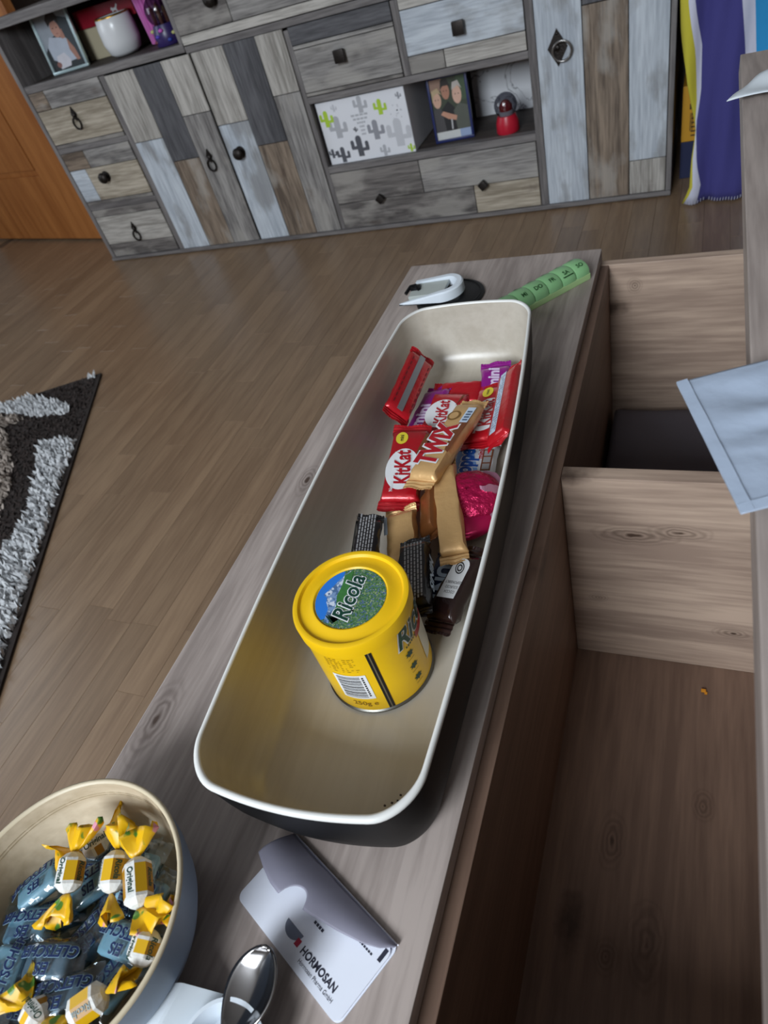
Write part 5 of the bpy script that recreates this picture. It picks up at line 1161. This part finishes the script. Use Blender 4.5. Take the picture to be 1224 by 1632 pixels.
ICE = [  # label, pixel, height of base, reading angle, tilt, clear, roll
 ('blue ice sweet against the left wall of the bowl, near its far side', (62, 1412), 0.040, PI + 0.95, 0.1, False, 0.3),
 ('ice sweet in the middle of the bowl between two yellow sweets', (148, 1408), 0.037, PI + 0.85, 0.05, False, 0.0),
 ('clear grey ice sweet against the far right wall of the bowl', (228, 1330), 0.026, PI + 0.25, 0.1, True, 0.35),
 ('pale blue ice sweet standing along the right wall of the bowl', (258, 1352), 0.034, PI + 1.75, 0.0, False, -0.45),
 ('ice sweet low at the right wall, under the pale blue standing one', (262, 1415), 0.024, PI + 1.5, 0.0, False, -0.35),
 ('dark ice sweet at the left edge below the blue one', (48, 1478), 0.040, PI + 0.35, 0.0, False, 0.1),
 ('dark ice sweet with upside down lettering at the middle left', (80, 1532), 0.048, PI + 0.28, 0.0, True, 0.0),
 ('pale blue ice sweet with big upside down lettering, right of the middle', (200, 1500), 0.043, PI + 0.05, 0.0, False, -0.05),
 ('ice sweet at the left border of the picture', (8, 1552), 0.046, PI - 1.35, 0.0, False, 0.1),
 ('dark ice sweet below the middle of the bowl, name slanting up', (98, 1590), 0.046, PI + 0.45, 0.0, True, 0.1),
 ('clear ice sweet in the centre of the bowl', (142, 1498), 0.036, PI + 1.2, 0.0, True, 0.0),
 ('ice sweet beside the lower yellow sweet at the right', (185, 1560), 0.036, PI + 1.2, 0.05, False, 0.0),
 ('ice sweet lying deep under the two right hand yellow sweets', (205, 1440), 0.028, PI + 0.5, 0.0, True, 0.0),
 ('ice sweet lying deep at the far wall under the yellow bows', (140, 1345), 0.026, PI + 0.2, 0.0, True, 0.15),
 ('ice sweet lying deep below the left yellow sweet', (100, 1455), 0.026, PI + 0.6, 0.0, True, 0.0),
 ('ice sweet at the left border below the slanting one', (30, 1612), 0.038, PI + 0.2, 0.0, True, 0.0),
 ('ice sweet at the near wall of the bowl', (90, 1660), 0.038, PI + 0.3, 0.0, True, 0.0),
 ('ice sweet lying at the bottom of the bowl', (60, 1550), 0.022, PI + 1.0, 0.0, True, 0.0),
]
for k, (lb, p, h, a, ti, cl_, ro_) in enumerate(ICE): ice(lb, ip(p[0], p[1], h + 0.007) - Vector((0, 0, 0.007)), a, ti, cl_, True, k, ro_)
bonbon('yellow and white twist wrapped sweet at the left, its lower twist spread open', ip(119, 1358, 0.070), ip(106, 1424, 0.066), (1, 1), 0.3, seed=1, t0=(0.006, 0.0), t1=(-0.010, -0.002))
bonbon('yellow twist wrapped sweet in the middle under a yellow bow', ip(188, 1355, 0.066), ip(177, 1424, 0.062), (1, 1), 0.9, seed=2, t0=(-0.001, 0.004), t1=(0.004, -0.002))
bonbon('white and yellow sweet with green lettering at the right of the bowl', ip(226, 1368, 0.072), ip(231, 1448, 0.070), (1, 1), 0.15, seed=3, t0=(0.003, 0.0), t1=(0.008, 0.0))
bonbon('yellow sweet on edge at the lower right wall of the bowl', ip(256, 1478, 0.066), ip(236, 1540, 0.064), (1, 0), 0.6, seed=4, t0=(0.004, 0.002))
bonbon('yellow striped sweet with green lettering low in the bowl', ip(170, 1580, 0.066), ip(110, 1622, 0.064), (1, 1), 1.2, seed=5, t0=(0.0, 0.0))
bonbon('yellow sweet at the lower left, cut by the picture border', ip(70, 1632, 0.058), ip(45, 1600, 0.06), (1, 1), 0.4, seed=6)
bonbon('yellow sweet at the far wall of the bowl, mostly bow showing', ip(150, 1318, 0.052), ip(188, 1292, 0.046), (1, 1), 0.2, seed=7, t0=(0.004, 0.008), t1=(0.0, 0.006))

# ================================================================ ENVELOPE, SPOON, CARD
EC = [Vector((-0.288, 0.070)), Vector((-0.182, 0.020)), Vector((-0.157, 0.074))]
ex = (EC[1] - EC[0]).normalized(); EL = (EC[1] - EC[0]).length; EW = 0.060
env = thing('envelope', 'white card sleeve with its grey lined flap lifted, beside the sweet bowl', 'envelope', M=frame((EC[0].x, EC[0].y, TZ), (ex.x, ex.y, 0), Zu))
pw = mat('envelope_white', (234, 238, 250), 0.6); pg = mat('envelope_flap_grey', (138, 136, 152), 0.6)
def rrect(x0, x1, y0, y1, r, n=6):
    P = []
    for cx_, cy_, q in ((x1 - r, y1 - r, 0), (x0 + r, y1 - r, 1), (x0 + r, y0 + r, 2), (x1 - r, y0 + r, 3)):
        P += [(cx_ + r * math.cos(PI / 2 * q + PI / 2 * k / n), cy_ + r * math.sin(PI / 2 * q + PI / 2 * k / n)) for k in range(n + 1)]
    return P
MB().prism(rrect(0, EL, 0, EW, 0.006), 0.0003, 0.0012).build('back_leaf', pw, env)
MB().prism(rrect(0, EL - 0.001, 0, EW - 0.004, 0.006), 0.002, 0.0029).build('front_leaf', pw, env)
FE = [(0.0, 0.032), (0.10, 0.0275), (0.2, 0.0245), (0.28, 0.0242), (0.4, 0.028), (0.5, 0.0305), (0.7, 0.0375), (0.85, 0.044), (0.94, 0.050), (1.0, 0.0575)]
def flap_y(u):
    for (a, p), (b, q) in zip(FE, FE[1:]):
        if u <= b: return p + (q - p) * (u - a) / (b - a)
    return FE[-1][1]
def flapf(u, v):
    yf = flap_y(u); y = (EW - 0.0005) + (yf - EW + 0.0005) * v; lift = (0.016 * (1 - u) ** 0.7 + 0.0015)
    x = 0.001 - 0.004 * v * (1 - u) + (EL - 0.002) * u
    return (x, y, 0.0032 + lift * math.sin(v * 1.9) * 0.9)
mb = MB(); nu, nv = 90, 14
V = []
for j in range(nv):
    for i in range(nu):                       # thumb notch cut in the free edge
        u = i / (nu - 1); v = j / (nv - 1); nd = (u - 0.37) / 0.085
        vmax = 1 - (0.36 * math.sqrt(max(0, 1 - nd * nd)) if abs(nd) < 1 else 0); V.append(flapf(u, v * vmax))
mb.add(V, [(j * nu + i, j * nu + i + 1, (j + 1) * nu + i + 1, (j + 1) * nu + i) for j in range(nv - 1) for i in range(nu - 1)])
mb.build('flap', pg, env, smooth=True, thick=0.0006)
mb = MB(); mb.add([(0.003 + (EL - 0.004) * k / 30, EW - 0.0005 + 0.0009 * math.cos(a), 0.0024 + 0.0016 * math.sin(a)) for k in range(31) for a in (-1.5, -0.5, 0.5, 1.5)], [(k * 4 + j, k * 4 + j + 1, (k + 1) * 4 + j + 1, (k + 1) * 4 + j) for k in range(30) for j in range(3)])
mb.build('fold', pw, env, smooth=True)
F = lambda X, Y, z: (X, Y, 0.0031 + z)
mb = MB()
half = [(0.052 + 0.009 * math.cos(a), 0.0185 - 0.008 * abs(math.sin(a))) for a in [PI + PI * k / 14 for k in range(15)]]
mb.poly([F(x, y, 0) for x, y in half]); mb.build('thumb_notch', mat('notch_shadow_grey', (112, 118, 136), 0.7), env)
mb = MB(); mb.poly([F(x, y, 0.0001) for x, y in R2(EL - 0.006, EL - 0.003, 0.044, 0.053)]); mb.build('printed_bar', mat('dark_navy_print', (40, 42, 60), 0.6), env)
mb = MB()
text_into(mb, 'HORMOSAN', 0.0072, (0.084, 0.0125), 0, 0.0001, 0.03, 0, 0, F, 0.9)
text_into(mb, 'Hormosan Pharma GmbH', 0.0040, (0.087, 0.0065), 0, 0.0001, 0.0, 0, 0, F, 0.85)
mb.poly([F(x, y, 0.0001) for x, y in R2(0.0585, 0.0625, 0.0105, 0.0155)], 1)
for k in range(4): mb.poly([F(x, y, 0.0001) for x, y in R2(0.060 + 0.0026 * k, 0.062 + 0.0026 * k, 0.029, 0.031)], 0)
for k in range(6): mb.poly([F(x, y, 0.0001) for x, y in R2(0.094 + 0.0022 * k, 0.0957 + 0.0022 * k, 0.043, 0.0442)], 0)
mb.build('printed_text', [mat('dark_navy_print', (40, 42, 60), 0.6), mat('raspberry_print', (170, 26, 60), 0.6), mat('notch_shadow_grey', (112, 118, 136), 0.7)], env)

# spoon in a white plastic tub and a bent white card at the near edge
s_tip = at(427, 1510, TZ + 0.036); s_end = at(362, 1648, TZ + 0.030)
M = frame((s_tip + s_end) / 2, s_end - s_tip, (-0.35, -0.1, 0.9)); SLn = (s_end - s_tip).length
sp = thing('spoon', 'polished metal spoon lying with its tip up beside the white card', 'spoon', M=M)
chrome = mat('polished_steel', (170, 168, 168), 0.16, 1.0)
def bowlpt(u, v, dz=0.0):
    x = -SLn / 2 + SLn * u; w = 0.0215 * (math.sin(PI * min(1, u ** 0.85) * 0.93 + 0.03) ** 0.7) + 0.0008; y = w * (2 * v - 1)
    return (x, y, -0.0115 * (1 - (2 * v - 1) ** 2) * math.sin(PI * min(1, 0.05 + u * 0.9)) ** 0.6 + dz)
MB().grid(30, 20, bowlpt).build('spoon_bowl', chrome, sp, smooth=True, thick=0.0018)
mb = MB(); mb.tube([(SLn / 2 - 0.004, 0, -0.001), (SLn / 2 + 0.02, 0, 0.003), (SLn / 2 + 0.06, 0, 0.004), (SLn / 2 + 0.11, 0, -0.002)], [0.0035, 0.003, 0.0035, 0.005], 12); mb.build('handle', chrome, sp, smooth=True)
cd = thing('card', 'bent white card standing between the bowl and the spoon', 'card', (-0.285, 0.0, TZ))
def cdp(u, v):
    p0 = at(232, 1570, TZ + 0.030); p1 = at(290, 1566, TZ + 0.026); p2 = at(356, 1584, TZ + 0.008)
    k = p0.lerp(p1, u * 2) if u < 0.5 else p1.lerp(p2, u * 2 - 1); k = k + Vector((-0.008, -0.05, 0)) * v
    k.z -= 0.012 * v * (1 - u); return (k.x + 0.285, k.y, max(0.001, k.z - TZ + 0.003 * math.sin(v * 3) * (1 - u)))
MB().grid(24, 12, cdp).build('leaf', mat('white_paper', (216, 224, 230), 0.7), cd, smooth=False, thick=0.0006)
tb = at(392, 1672, TZ + 0.0); tub = thing('tub', 'white round plastic tub under the spoon at the near table edge', 'tub', (tb.x - 0.005, tb.y - 0.008, TZ))
MB().lathe([(0.0005, 0.0), (0.024, 0.0), (0.026, 0.002), (0.029, 0.022), (0.0305, 0.0225), (0.0305, 0.024), (0.028, 0.024), (0.025, 0.004), (0.0005, 0.003)], 56).build('body', mat('white_glossy_plastic', (222, 230, 238), 0.3), tub, smooth=45)
